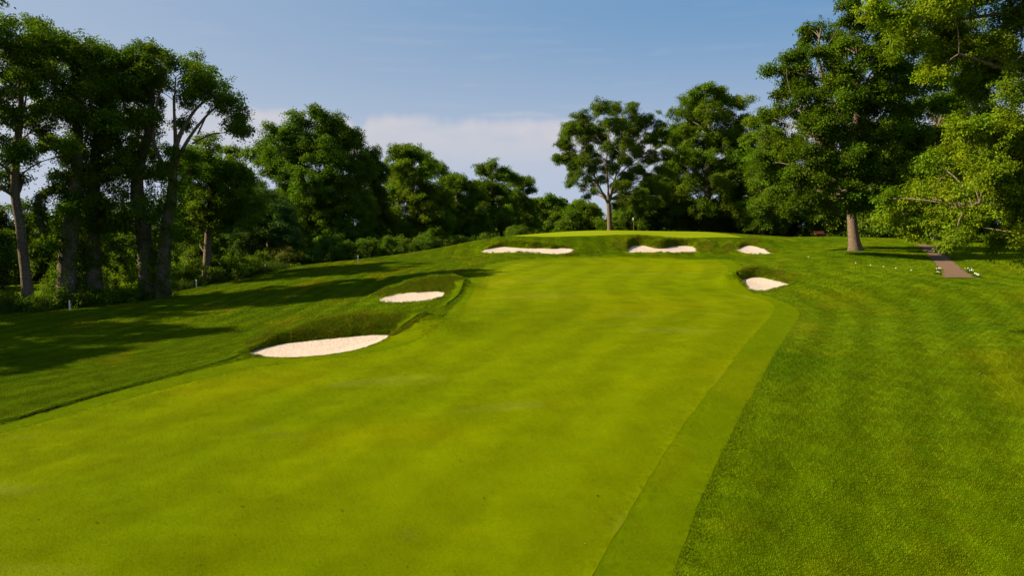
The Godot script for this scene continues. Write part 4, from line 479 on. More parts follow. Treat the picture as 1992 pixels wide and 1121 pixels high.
func turf(name_: String, low: float, scale_a: float, scale_b: float, bump_cm: float, fine: float) -> StandardMaterial3D:
	var m := StandardMaterial3D.new()
	m.resource_name = name_
	m.vertex_color_use_as_albedo = true
	m.roughness = 0.95
	m.metallic_specular = 0.05
	m.albedo_texture = noise_texture(512, 0.012, 5, [[0.0, low, low, low * 0.9], [0.5, (1 + low) / 2, (1 + low) / 2, (1 + low) / 2], [1.0, 1, 1, 0.9]], 11)
	m.uv1_scale = Vector3(scale_a, scale_a, scale_a)
	m.detail_enabled = true
	m.detail_blend_mode = BaseMaterial3D.BLEND_MODE_MUL
	m.detail_uv_layer = BaseMaterial3D.DETAIL_UV_2
	m.detail_albedo = noise_texture(1024, 0.06, 4, [[0.0, fine, fine, fine], [0.45, (1 + fine) / 2, (1 + fine) / 2, (1 + fine) / 2], [0.75, 1, 1, 1], [1.0, 1, 1, 1]], 23)
	m.uv2_scale = Vector3(scale_b, scale_b, scale_b)
	if bump_cm > 0.0:
		m.heightmap_enabled = true
		m.heightmap_scale = bump_cm
		m.heightmap_texture = noise_texture(1024, 0.05, 4, [], 31)
	return m

func plain(name_: String, c: Color, rough := 0.8) -> StandardMaterial3D:
	var m := StandardMaterial3D.new()
	m.resource_name = name_
	m.albedo_color = c.linear_to_srgb()
	m.roughness = rough
	m.metallic_specular = 0.3
	return m

func make_materials() -> void:
	M.rough = turf("rough turf", 0.50, 0.11, 0.42, 0.0, 0.42)
	M.cut = turf("first cut turf", 0.74, 0.09, 0.5, 0.0, 0.6)
	M.fair = turf("fairway turf", 0.74, 0.07, 0.45, 0.0, 0.62)
	M.green = turf("green turf", 0.9, 0.1, 0.7, 0.0, 0.88)
	var s := StandardMaterial3D.new()
	s.resource_name = "bunker sand"
	s.albedo_color = Color(0.385, 0.325, 0.278).linear_to_srgb()
	s.albedo_texture = noise_texture(512, 0.02, 5, [[0.0, 0.62, 0.58, 0.54], [0.45, 0.9, 0.88, 0.86], [0.7, 1, 1, 1], [1.0, 1, 1, 1]], 5)
	s.uv1_scale = Vector3(0.5, 0.5, 0.5)
	s.roughness = 1.0
	s.metallic_specular = 0.1
	s.heightmap_enabled = true
	s.heightmap_scale = 2.0
	s.heightmap_texture = noise_texture(512, 0.03, 4, [], 6)
	M.sand = s
	var bark := StandardMaterial3D.new()
	bark.resource_name = "bark"
	bark.albedo_color = Color(0.215, 0.158, 0.110).linear_to_srgb()
	bark.albedo_texture = noise_texture(512, 0.03, 5, [[0.0, 0.15, 0.14, 0.13], [0.40, 0.5, 0.48, 0.46], [0.62, 1, 1, 1], [1.0, 1, 1, 1]], 8)
	bark.uv1_triplanar = true
	bark.uv1_scale = Vector3(0.9, 0.22, 0.9)
	bark.roughness = 0.95
	bark.metallic_specular = 0.15
	bark.heightmap_enabled = true
	bark.heightmap_scale = 5.0
	bark.heightmap_texture = noise_texture(512, 0.05, 4, [], 9)
	M.bark = bark
	var dark := bark.duplicate()
	dark.resource_name = "grey bark"
	dark.albedo_color = Color(0.205, 0.160, 0.120).linear_to_srgb()
	M.grey_bark = dark
	var leaf := StandardMaterial3D.new()
	leaf.resource_name = "leaf"
	leaf.vertex_color_use_as_albedo = true
	leaf.cull_mode = BaseMaterial3D.CULL_DISABLED
	leaf.roughness = 0.75
	leaf.metallic_specular = 0.16
	leaf.backlight_enabled = true
	leaf.backlight = Color(0.86, 0.92, 0.12)
	M.leaf = leaf
	var blade := StandardMaterial3D.new()
	blade.resource_name = "grass blade"
	blade.vertex_color_use_as_albedo = true
	blade.cull_mode = BaseMaterial3D.CULL_DISABLED
	blade.roughness = 0.7
	blade.metallic_specular = 0.08
	blade.backlight_enabled = true
	blade.backlight = Color(0.6, 0.6, 0.25)
	M.blade = blade
	var asphalt := StandardMaterial3D.new()
	asphalt.resource_name = "path gravel"
	asphalt.albedo_color = Color(0.150, 0.096, 0.062).linear_to_srgb()
	asphalt.albedo_texture = noise_texture(512, 0.03, 5, [[0.0, 0.6, 0.6, 0.6], [1.0, 1, 1, 1]], 15)
	asphalt.uv1_scale = Vector3(0.4, 0.4, 0.4)
	asphalt.roughness = 0.95
	asphalt.metallic_specular = 0.1
	M.path = asphalt
	M.soil = plain("cut soil", Color(0.035, 0.03, 0.015), 1.0)
	M.white = plain("white paint", Color(0.78, 0.78, 0.75), 0.6)
	M.pale = plain("weathered white plastic", Color(0.42, 0.42, 0.38), 0.7)
	M.cloth = plain("white flag cloth", Color(0.75, 0.75, 0.78), 0.8)
	M.yellow = plain("yellow enamel", Color(0.45, 0.30, 0.05), 0.5)
	M.wood = plain("red stained wood", Color(0.42, 0.14, 0.05), 0.7)
	M.plastic = plain("dark plastic", Color(0.03, 0.03, 0.03), 0.6)
	M.petal = plain("white petals", Color(0.8, 0.8, 0.74), 0.8)

# ------------------------------------------------------------------ foliage
# a spray of leaves: about half a metre across, leaf blades folded along the middle
func spray(kind: String) -> ArrayMesh:
	if sprays.has(kind): return sprays[kind]
	var r := RandomNumberGenerator.new()
	r.seed = hash(kind)
	var spec: Dictionary = {
		"broad": {"n": 30, "size": Vector3(0.52, 0.26, 0.52), "len": 0.19, "wide": 0.13, "tilt": 0.8},
		"far": {"n": 22, "size": Vector3(0.62, 0.36, 0.62), "len": 0.28, "wide": 0.19, "tilt": 0.8},
		"near": {"n": 44, "size": Vector3(0.36, 0.16, 0.36), "len": 0.135, "wide": 0.072, "tilt": 0.65},
		"ivy": {"n": 26, "size": Vector3(0.40, 0.34, 0.40), "len": 0.15, "wide": 0.13, "tilt": 1.4},
		"shrub": {"n": 30, "size": Vector3(0.34, 0.24, 0.34), "len": 0.16, "wide": 0.10, "tilt": 0.9},
		"needle": {"n": 40, "size": Vector3(0.60, 0.12, 0.60), "len": 0.34, "wide": 0.045, "tilt": 0.5},
	}[kind]
	var v := PackedVector3Array()
	var n := PackedVector3Array()
	var idx := PackedInt32Array()
	for i in spec.n:
		var p: Vector3 = Vector3(r.randfn(0, 0.42), r.randfn(0, 0.42), r.randfn(0, 0.42)) * spec.size
		var nm: Vector3 = (Vector3.UP + Vector3(r.randfn(), r.randfn() * 0.6, r.randfn()) * spec.tilt).normalized()
		var ax := Vector3(p.x, -0.25, p.z).normalized() + Vector3(r.randfn(), r.randfn() * 0.5, r.randfn()) * 0.6
		ax = (ax - nm * ax.dot(nm)).normalized()
		var sd := nm.cross(ax)
		var L: float = spec.len * r.randf_range(0.7, 1.25)
		var Wd: float = spec.wide * r.randf_range(0.7, 1.2)
		var k := v.size()
		var fold := nm * Wd * 0.18
		v.append(p)
		v.append(p + ax * L * 0.42 + sd * Wd * 0.5 + fold)
		v.append(p + ax * L - nm * L * 0.12)
		v.append(p + ax * L * 0.42 - sd * Wd * 0.5 + fold)
		for q in 4: n.append(nm)
		n[k + 1] = (nm - sd * 0.35).normalized()
		n[k + 3] = (nm + sd * 0.35).normalized()
		idx.append_array([k, k + 1, k + 2, k, k + 2, k + 3])
	var m := array_mesh(v, n, idx)
	m.surface_set_material(0, M.leaf)
	sprays[kind] = m
	return m

func scatter(called: String, mesh: Mesh, spots: Array, colors: Array, parent: Node3D) -> MultiMeshInstance3D:
	var mm := MultiMesh.new()
	mm.transform_format = MultiMesh.TRANSFORM_3D
	mm.use_colors = true
	mm.mesh = mesh
	mm.instance_count = spots.size()
	total += spots.size()
	for i in spots.size():
		mm.set_instance_transform(i, spots[i])
		mm.set_instance_color(i, colors[i])
	var o := MultiMeshInstance3D.new()
	o.name = called if parent != self else numbered(called)
	o.multimesh = mm
	parent.add_child(o, true)
	if parent != self: o.set_meta("kind", "stuff")
	return o

func shaded_of(c: Color, r: RandomNumberGenerator, spread := 0.22) -> Color:
	var k := exp(r.randfn(0.0, spread))
	var w := r.randfn(0.0, 0.05)
	return Color(c.r * k * (1.0 + w), c.g * k, c.b * k * (1.0 - w), 1.0)

func turned(r: RandomNumberGenerator, out: Vector3, s: float) -> Basis:
	# mostly level, leaning outwards
	var tilt := Basis(Vector3(out.z, 0, -out.x).normalized() if Vector2(out.x, out.z).length() > 0.01 else Vector3.RIGHT, clampf(Vector2(out.x, out.z).length(), 0.0, 1.0) * 0.7 + r.randfn() * 0.25)
	return (tilt * Basis(Vector3.UP, r.randf() * TAU) * Basis(Vector3.RIGHT, r.randfn() * 0.3)).scaled(Vector3.ONE * s)

# one mass of leaves: branchlets that end in tufts of sprays
func fill_lobe(c: Vector3, rad: float, density: float, s: float, col: Color, r: RandomNumberGenerator, spots: Array, colors: Array, twigs: Build, from: Vector3, flat := 0.85) -> void:
	var tufts := maxi(5, int(density * 8.0 * pow(rad / s, 1.6)))
	var tone := shaded_of(col, r, 0.10)
	for i in tufts:
		var d := Vector3(r.randfn(), r.randfn() + 0.15, r.randfn()).normalized()
		var p := c + d * rad * pow(r.randf_range(0.12, 1.0), 0.45) * Vector3(1, flat, 1) * (1.05 + 0.2 * r.randfn())
		if twigs and i % 2 == 0:
			var mid := c.lerp(p, 0.5) + Vector3(0, rad * 0.08, 0)
			twigs.tube([c, mid, p], [0.02 + 0.008 * rad, 0.018, 0.007], 3)
		var count := 8 + r.randi() % 5
		var tuft_tone := shaded_of(tone, r, 0.10)
		for q in count:
			var o := Vector3(r.randfn(), r.randfn() * 0.75, r.randfn()) * 0.33 * s
			spots.append(Transform3D(turned(r, d, s * r.randf_range(0.75, 1.25)), p + o))
			colors.append(shaded_of(tuft_tone, r, 0.12))

func curve_limb(a: Vector3, b: Vector3, r0: float, r1: float, bend: Vector3, steps: int) -> Array:
	var pts := []
	var rad := []
	for i in steps + 1:
		var t := float(i) / steps
		pts.append(a.lerp(b, t) + bend * 4.0 * t * (1.0 - t))
		rad.append(lerpf(r0, r1, pow(t, 0.7)))
	return [pts, rad]

func plant_tree(key: String, called: String, label: String, col: Color, o := {}) -> Node3D:
	var d: Dictionary = TREES[key]
	var at := Vector3(d.at[0], d.at[1], d.at[2])
	return grow_tree(called, label, at, d.trunks, d.lobes, col, hash(key), o)

func grow_tree(called: String, label: String, at: Vector3, trunks: Array, lobes: Array, col: Color, seed_: int, o := {}) -> Node3D:
	var t := thing(called, label, "tree", at, o.get("group", ""))
	var r := RandomNumberGenerator.new()
	r.seed = seed_
	var bark: Material = o.get("bark", M.grey_bark)
	var s: float = o.get("scale", 1.0)
	var fine: bool = o.get("twigs", true)
	var wood := Build.new()
	var limbs := Build.new()
	var nodes := []
	for k in trunks.size():
		var pts := []
		var rad := []
		var line: Array = trunks[k]
		# smooth the line
		for i in range(line.size() - 1):
			var steps := 5
			var p0 = line[maxi(i - 1, 0)]
			var p3 = line[mini(i + 2, line.size() - 1)]
			for q in steps + (1 if i == line.size() - 2 else 0):
				var u := float(q) / steps
				var w := []
				for e in 4: w.append(cub(p0[e], line[i][e], line[i + 1][e], p3[e], u))
				pts.append(Vector3(w[0], w[1], w[2]))
				rad.append(maxf(w[3], 0.02))
		if k == 0 or (line[0][1] < 0.0):
			for i in pts.size():
				var flare: float = exp(-maxf(pts[i].y, 0.0) / 0.5) * 0.34
				rad[i] *= 1.0 + flare
			wood.tube(pts, rad, 14, 0.14, patchy)
		else:
			limbs.tube(pts, rad, 8, 0.1, patchy)
		for i in pts.size():
			if pts[i].y > o.get("bare", 1.5): nodes.append([pts[i], rad[i]])
	var spots := []
	var colors := []
	var density: float = o.get("density", 1.0)
	for l in lobes:
		var c := Vector3(l[0], l[1], l[2])
		var best = null
		var score := 1e9
		for nd in nodes:
			var dv: Vector3 = c - nd[0]
			var e := dv.length() + maxf(0.0, 0.6 * Vector2(dv.x, dv.z).length() - dv.y) * 0.8
			if e < score:
				score = e
				best = nd
		if best:
			var len_: float = (c - best[0]).length()
			var r0: float = minf(best[1] * 0.6, 0.03 + 0.022 * len_)
			var lm := curve_limb(best[0], c, r0, 0.03, Vector3(r.randfn() * 0.06, 0.05, r.randfn() * 0.06) * len_, 5)
			limbs.tube(lm[0], lm[1], 5, 0.1, patchy)
		fill_lobe(c, l[3], density, s, col, r, spots, colors, limbs if fine else null, best[0] if best else c)
	var tm := wood.done()
	if limbs.v.size():
		tm.add_surface_from_arrays(Mesh.PRIMITIVE_TRIANGLES, limbs.done().surface_get_arrays(0))
		tm.surface_set_material(1, M.grey_bark)
	tm.surface_set_material(0, bark)
	part("trunk", tm, null, t)
	scatter("crown", spray(o.get("leaf", "broad")), spots, colors, t)
	return t

# leaves of a climber on a trunk line
func ivy_on(t: Node3D, line: Array, from_y: float, to_y: float, fat: float, col: Color, seed_: int) -> void:
	var r := RandomNumberGenerator.new()
	r.seed = seed_
	var spots := []
	var colors := []
	for i in range(line.size() - 1):
		var a := Vector3(line[i][0], line[i][1], line[i][2])
		var b := Vector3(line[i + 1][0], line[i + 1][1], line[i + 1][2])
		var n := int(a.distance_to(b) * 26.0)
		for q in n:
			var u := r.randf()
			var p := a.lerp(b, u)
			if p.y < from_y or p.y > to_y: continue
			var ang := r.randf() * TAU
			var out := Vector3(cos(ang), 0, sin(ang))
			var lump := 1.0 + 0.55 * patchy.get_noise_3d(p.x * 8.0 + out.x * 14.0, p.y * 9.0, p.z * 8.0 + out.z * 14.0)
			var rr: float = lerpf(line[i][3], line[i + 1][3], u) + fat * lump * r.randf_range(0.3, 1.0)
			spots.append(Transform3D((Basis(Vector3(out.z, 0, -out.x), 1.1 + r.randfn() * 0.3) * Basis(Vector3.UP, r.randf() * TAU)).scaled(Vector3.ONE * r.randf_range(0.8, 1.4)), p + out * rr))
			colors.append(shaded_of(col, r, 0.25))
	scatter("ivy", spray("ivy"), spots, colors, t)

func shrub(label: String, at: Vector3, wide: float, tall: float, col: Color, seed_: int, group := "", leaf := "shrub", s := 1.0) -> Node3D:
	var t := thing("shrub", label, "shrub", at, group)
	var r := RandomNumberGenerator.new()
	r.seed = seed_
	var stems := Build.new()
	var spots := []
	var colors := []
	var n := maxi(4, int(wide * 3.2))
	for i in n:
		var a := r.randf() * TAU
		var e := sqrt(r.randf()) * wide * 0.75
		var top := tall * (1.0 - 0.45 * pow(e / wide, 2.0)) * r.randf_range(0.65, 1.05)
		var rad := minf(wide * 0.42, tall * 0.45) * r.randf_range(0.7, 1.1)
		var c := Vector3(cos(a) * e, maxf(top - rad, rad * 0.5), sin(a) * e)
		var g := height(at.x + c.x, at.z + c.z) - at.y
		c.y += g
		var foot := Vector3(c.x * 0.35, g * 0.35 - 0.1, c.z * 0.35)
		var lm := curve_limb(foot, c, 0.035, 0.012, Vector3(r.randfn() * 0.1, 0.1, r.randfn() * 0.1), 3)
		stems.tube(lm[0], lm[1], 4)
		fill_lobe(c, rad, 0.8, s, col, r, spots, colors, stems, foot, 0.95)
	part("stems", stems.done(), M.grey_bark, t).set_meta("kind", "stuff")
	scatter("foliage", spray(leaf), spots, colors, t)
	return t

# a round patch of grass blades
func grass_patch(kind: String) -> ArrayMesh:
	var r := RandomNumberGenerator.new()
	r.seed = hash(kind)
	var spec: Dictionary = {
		"rough": {"n": 324, "rows": 18, "rad": 0.0, "h": 0.046, "w": 0.011, "uneven": 0.29}, "short": {"n": 484, "rows": 22, "rad": 0.0, "h": 0.018, "w": 0.008, "uneven": 0.5},
		"rough_tuft": {"n": 16, "rad": 0.09, "h": 0.045, "w": 0.011}, "short_tuft": {"n": 22, "rad": 0.09, "h": 0.014, "w": 0.008},
		"bank": {"n": 150, "rad": 0.22, "h": 0.11, "w": 0.010}, "tall": {"n": 110, "rad": 0.45, "h": 0.75, "w": 0.016}}[kind]
	var v := PackedVector3Array()
	var n := PackedVector3Array()
	var idx := PackedInt32Array()
	var col := PackedColorArray()
	var clump := FastNoiseLite.new()
	clump.seed = hash(kind) % 1000
	clump.frequency = 9.0
	clump.fractal_octaves = 2
	var uneven: float = spec.get("uneven", 0.3)
	for i in spec.n:
		var a := r.randf() * TAU
		var d: float = sqrt(r.randf()) * spec.rad
		var p := Vector3(cos(a) * d, 0, sin(a) * d)
		if spec.has("rows"):
			var m: int = spec.rows
			p = Vector3((i % m + r.randf()) / m - 0.5, 0, (i / m + r.randf()) / m - 0.5) * 0.5
		var lump := clump.get_noise_2d(p.x, p.z)
		var h: float = spec.h * r.randf_range(0.55, 1.2) * (1.0 + 1.1 * uneven * lump)
		var lean := Vector3(r.randfn(), 0, r.randfn()) * h * 0.45
		var f := r.randf() * TAU
		var w: Vector3 = Vector3(cos(f), 0, sin(f)) * spec.w * 0.5
		var k := v.size()
		v.append(p - w - Vector3(0, 0.01, 0))
		v.append(p + w - Vector3(0, 0.01, 0))
		v.append(p + w * 0.7 + lean * 0.4 + Vector3(0, h * 0.6, 0))
		v.append(p - w * 0.7 + lean * 0.4 + Vector3(0, h * 0.6, 0))
		v.append(p + lean + Vector3(0, h, 0))
		var nm := -w.cross(Vector3(lean.x, h, lean.z)).normalized()
		var tone := (1.0 + uneven * 1.3 * lump) * exp(r.randfn() * uneven * 0.6)
		var straw := clampf(r.randfn() * uneven * 0.5, -0.15, 0.5)
		for q in 5:
			n.append(nm)
			col.append(Color(tone * (1.0 + straw), tone, tone))
		idx.append_array([k, k + 1, k + 2, k, k + 2, k + 3, k + 3, k + 2, k + 4])
	var m := array_mesh(v, n, idx, PackedVector2Array(), col)
	m.surface_set_material(0, M.blade)
	return m

# how far the cut turf edge stands up
func lip(x: float, z: float) -> float:
	if x > -1.0 or z < -62.0: return 0.0
	var best := 9.0
	var p := Vector2(x, z)
	for l in STEPS:
		for i in range(l.size() - 1):
			var d: Vector2 = l[i + 1] - l[i]
			var t := clampf((p - l[i]).dot(d) / d.length_squared(), 0.0, 1.0)
			best = minf(best, p.distance_to(l[i] + d * t))
	return 0.10 * clampf(1.0 - best / 0.7, 0.0, 1.0)

func stand_on(x: float, z: float, turn: float, s: float) -> Transform3D:
	var up := normal_at(x, z)
	var rt := up.cross(Vector3(sin(turn), 0, cos(turn))).normalized()
	return Transform3D(Basis(rt, up, rt.cross(up)).scaled(Vector3.ONE * s), Vector3(x, height(x, z), z))

# ------------------------------------------------------------------ sky
func make_sky() -> ImageTexture:
	var w := 2048
	var h := 1024
	var im := Image.create(w, h, false, Image.FORMAT_RGBF)
	var f := FastNoiseLite.new()
	f.seed = 4
	f.frequency = 1.0
	f.fractal_octaves = 5
	var zen := Color(0.085, 0.190, 0.380)
	var mid := Color(0.085, 0.235, 0.440)
	var low := Color(0.385, 0.450, 0.560)
	var cl := Color(0.520, 0.512, 0.545)
	var k := SKY
	for j in h:
		var el := (0.5 - (j + 0.5) / h) * 180.0
		if el < -1.0:
			im.fill_rect(Rect2i(0, j, w, h - j), Color(0.06 * k, 0.075 * k, 0.05 * k))
			break
		var step := 1
		for i in range(0, w, step):
			var az := wrapf((i + 0.5) / w * 360.0, -180.0, 180.0)
			var c := low.lerp(mid, smoothstep(1.0, 19.0, el)).lerp(zen, smoothstep(14.0, 75.0, el))
			# the side of the sun is paler
			var towards := cos(deg_to_rad(az + 97.0)) * cos(deg_to_rad(el)) * 0.88 + sin(deg_to_rad(el)) * 0.47
			c = c.lerp(Color(0.50, 0.53, 0.60), pow(clampf(towards * 0.5 + 0.5, 0.0, 1.0), 2.4) * 0.95)
			if el < 30.0:
				var a := deg_to_rad(az)
				var sx := sin(a) * 9.0
				var sz := cos(a) * 9.0
				var n1 := f.get_noise_3d(sx * 0.30, el * 0.10, sz * 0.30)
				var n2 := f.get_noise_3d(sx * 1.2, el * 0.55 + 20.0, sz * 1.2)
				# low banks of stratus with a crisp top and a soft foot, all round the sky
				var top := 7.95 + 0.9 * f.get_noise_3d(sx * 0.16 + 3.0, 7.0, sz * 0.16) + 0.35 * f.get_noise_3d(sx * 1.6, 3.0, sz * 1.6) + 0.22 * f.get_noise_3d(sx * 6.0, 3.0, sz * 6.0) + 1.1 * smoothstep(0.05, 0.12, sin(a * 3.0 + 2.52)) * smoothstep(0.0, 1.0, absf(az + 12.5))
				var bank := smoothstep(top + 0.25 + 0.4 * n2, top - 0.7, el) * smoothstep(top - 5.5 + 1.5 * n2, top - 1.4 + n2, el) * (0.74 + 0.4 * n2)
				var wisp := smoothstep(0.16, 0.55, f.get_noise_3d(sx * 0.5 + 9.0, el * 1.3, sz * 0.5)) * smoothstep(26.0, 9.0, el) * smoothstep(7.5, 9.0, el) * 0.10
				wisp = maxf(wisp, 0.42 * smoothstep(0.22, 0.02, absf(el - 9.05 - 0.25 * n2)) * smoothstep(4.2, 1.5, absf(az - 0.6)))
				c = c.lerp(cl, clampf(maxf(bank, wisp) + 0.04 * n1, 0.0, 1.0))
			im.set_pixel(i, j, Color(c.r * k, c.g * k, c.b * k))
	return ImageTexture.create_from_image(im)

const SKY := 0.42
const EXPOSURE := 2.9

func _ready() -> void:
	# camera
	var cam := Camera3D.new()
	cam.name = "camera"
	cam.position = Vector3(0, 7.5, 0)
	cam.rotation_degrees.x = -rad_to_deg(atan(120.5 / 1328.0))
	cam.fov = rad_to_deg(2.0 * atan(560.5 / 1328.0))
	cam.near = 0.1
	cam.far = 6000.0
	cam.current = true
	add_child(cam)
	# sky, exposure
	var env := Environment.new()
	env.background_mode = Environment.BG_SKY
	var sky := Sky.new()
	var sm := PanoramaSkyMaterial.new()
	sm.panorama = make_sky()
	sky.sky_material = sm
	env.sky = sky
	env.tonemap_mode = Environment.TONE_MAPPER_LINEAR
	env.tonemap_exposure = EXPOSURE
	env.sdfgi_enabled = true
	env.ssao_enabled = true
	env.ssil_enabled = true
	var we := WorldEnvironment.new()
	we.name = "world_environment"
	we.environment = env
	add_child(we)
	# low sun from the left, a little beyond the scene
	var sun := DirectionalLight3D.new()
	sun.name = "sun"
	sun.light_energy = 1.5
	sun.light_color = Color(1.0, 0.93, 0.80)
	sun.light_angular_distance = 0.55
	sun.shadow_enabled = true
	add_child(sun)
	var el := deg_to_rad(36.0)
	var away := Vector3(cos(el), -sin(el), 0.0 * cos(el)).normalized()
	sun.look_at_from_position(Vector3.ZERO, away, Vector3.UP)

	patchy.seed = 3
	patchy.frequency = 0.11
	patchy.fractal_octaves = 4
	broad.seed = 12
	broad.frequency = 0.035
	broad.fractal_octaves = 3
	make_materials()
	solve_heights()
	grid.resize(GNX * GNZ)
	for j in GNZ:
		for i in GNX:
			# far from the hole every second sample is enough
			grid[j * GNX + i] = exact(GX0 + i, GZ0 + j) if (i % 2 == 0 and j % 2 == 0) or (i > 60 and i < 230 and j > 130) else 0.0
	for j in GNZ:
		for i in GNX:
			if (i % 2 == 0 and j % 2 == 0) or (i > 60 and i < 230 and j > 130): continue
			var i0 := i - i % 2
			var j0 := j - j % 2
			var i1 := mini(i0 + 2, GNX - 1) if i % 2 else i0
			var j1 := mini(j0 + 2, GNZ - 1) if j % 2 else j0
			grid[j * GNX + i] = 0.25 * (grid[j0 * GNX + i0] + grid[j0 * GNX + i1] + grid[j1 * GNX + i0] + grid[j1 * GNX + i1])
	for b in BUNKERS:
		var box := Rect2(b.poly[0], Vector2.ZERO)
		for p in b.poly: box = box.expand(p)
		b.box = box.grow(6.5)
		var fine := box.grow(2.5)
		b.patch = Rect2(fine.position.floor(), Vector2.ZERO).expand(fine.end.ceil())
	print("heights ", Time.get_ticks_msec())
	build_ground()
	print("ground ", Time.get_ticks_msec())
	build_trees()
	print("sprays ", total)
	print("trees ", Time.get_ticks_msec())
	build_grass()
	print("grass ", Time.get_ticks_msec())
	build_small()
	print("done ", Time.get_ticks_msec())

func spread_lines(lo: float, hi: float, step: float, far_lo: float, far_hi: float) -> PackedFloat32Array:
	var a := []
	var x := lo
	var s := step
	while x > far_lo:
		s *= 1.16
		x -= s
		a.push_front(x)
	x = lo
	while x <= hi + 0.001:
		a.append(x)
		x += step
	x = hi
	s = step
	while x < far_hi:
		s *= 1.16
		x += s
		a.append(x)
	return PackedFloat32Array(a)

func build_ground() -> void:
	var v := PackedVector3Array()
	var n := PackedVector3Array()
	var idx := PackedInt32Array()
	var uv := PackedVector2Array()
	var col := PackedColorArray()
	var skip := []
	for b in BUNKERS: skip.append(b.patch)
	grid_sheet(spread_lines(-46.0, 56.0, 0.5, -2600.0, 2600.0), spread_lines(-128.0, -10.0, 0.5, -3200.0, 400.0), v, n, idx, uv, col, skip)
	for b in BUNKERS:
		var rc: Rect2 = b.patch
		var step := 0.125 if b.plane[4] < 70.0 else 0.25
		var xs := PackedFloat32Array()
		var zs := PackedFloat32Array()
		for i in int(rc.size.x / step) + 1: xs.append(rc.position.x + i * step)
		for i in int(rc.size.y / step) + 1: zs.append(rc.position.y + i * step)
		grid_sheet(xs, zs, v, n, idx, uv, col, [], 0.5)
	var g := part("ground", array_mesh(v, n, idx, uv, col), M.rough, self)
	tag(g, "rolling rough grass of the golf hole and fields around it", "ground", "", "structure")
	var c := part("first_cut", ribbon_sheet(CUT_L, CUT_R, 6.0, CUT_L[CUT_L.size() - 1].y + 0.05, 0.4, 60, 0.008, cut_color), M.cut, self)
	tag(c, "darker band of first cut grass around the fairway", "grass strip", "", "structure")
	var fw := part("fairway", ribbon_sheet(FAIR_L, FAIR_R, 6.0, FAIR_L[FAIR_L.size() - 1].y + 0.05, 0.4, 60, 0.016, fair_color), M.fair, self)
	tag(fw, "bright close mown fairway running up to the green", "fairway", "", "structure")
	var gr := part("putting_green", outline_sheet(GREEN, 24, 0.012, height, green_color), M.green, self)
	tag(gr, "pale smooth putting green on the raised plateau", "green", "", "structure")
	var names := ["large pale sand bunker nearest the camera left of the fairway", "small sand bunker farther up the left fairway edge", "small sand bunker beside the right fairway edge with shaded lip", "wide sand bunker under the green at its left end", "sand bunker under the middle of the green below the flag", "narrow sand bunker under the right shoulder of the green"]
	for i in BUNKERS.size():
		var b: Dictionary = BUNKERS[i]
		var tall := func(x, z): return sand_height(b, x, z) - 0.10 * minf(poly_distance(Vector2(x, z), b.poly), 1.2) + 0.03 * patchy.get_noise_2d(x * 5.0, z * 5.0)
		var white := func(_x, _z): return Color.WHITE
		var grown: PackedVector2Array = Geometry2D.offset_polygon(b.poly, 0.2)[0]
		var s := part("sand_bunker", outline_sheet(grown, 14, 0.0, tall, white), M.sand, self)
		tag(s, names[i], "bunker", "sand bunkers", "structure")
	# raised edge of the rough where the turf is cut down to the first cut
	var edge_labels := ["long dark cut turf edge running along the left rough", "curved dark turf edge at the nose of the large left bunker", "curved dark turf edge at the nose of the small left bunker"]
	for i in STEPS.size():
		var pts: PackedVector2Array = STEPS[i]
		var top := Build.new()
		var prof := [[0.9, -0.03], [0.5, 0.035], [0.22, 0.08], [0.05, 0.115], [0.0, 0.10], [-0.03, 0.05], [-0.04, -0.06]]
		var cols := PackedColorArray()
		var uvs := PackedVector2Array()
		for j in pts.size():
			var d := (pts[mini(j + 1, pts.size() - 1)] - pts[maxi(j - 1, 0)]).normalized()
			var side := Vector2(d.y, -d.x)
			if side.x > 0.0 and i == 0: side = -side
			if i > 0: side = Vector2(d.y, -d.x) if Vector2(d.y, -d.x).x < 0.0 or Vector2(d.y, -d.x).y < 0.0 else -Vector2(d.y, -d.x)
			var fade := minf(1.0, minf(j, pts.size() - 1 - j) / 2.5) if i > 0 else minf(1.0, (pts.size() - 1 - j) / 2.0)
			for q in prof:
				var w := (1.0 if i == 0 else 1.35) + 0.25 * patchy.get_noise_2d(pts[j].x * 9.0, pts[j].y * 9.0)
				var p: Vector2 = pts[j] + side * (q[0] + 0.05 * patchy.get_noise_2d(pts[j].y * 12.0, pts[j].x * 12.0))
				top.v.append(Vector3(p.x, height(p.x, p.y) + (q[1] * w * fade if q[1] > 0.0 else q[1]), p.y))
				top.n.append(Vector3.UP)
				uvs.append(p)
				cols.append(Color(0.085, 0.135, 0.002) * (1.0 + 0.4 * patchy.get_noise_2d(p.x * 7.0, p.y * 7.0)) if q[0] > -0.01 else Color(0.085, 0.062, 0.036))
		var m := prof.size()
		for j in range(pts.size() - 1):
			for q in range(m - 1):
				var k := j * m + q
				top.idx.append_array([k, k + m, k + 1, k + 1, k + m, k + m + 1])
		var st := SurfaceTool.new()
		st.create_from(array_mesh(top.v, top.n, top.idx, uvs, cols), 0)
		st.generate_normals()
		var e := part("turf_edge", st.commit(), M.rough, self)
		tag(e, edge_labels[i], "turf edge", "cut turf edges", "structure")
	# cart path
	var pv := PackedVector3Array()
	var pn := PackedVector3Array()
	var pu := PackedVector2Array()
	var pi := PackedInt32Array()
	var rows := 60
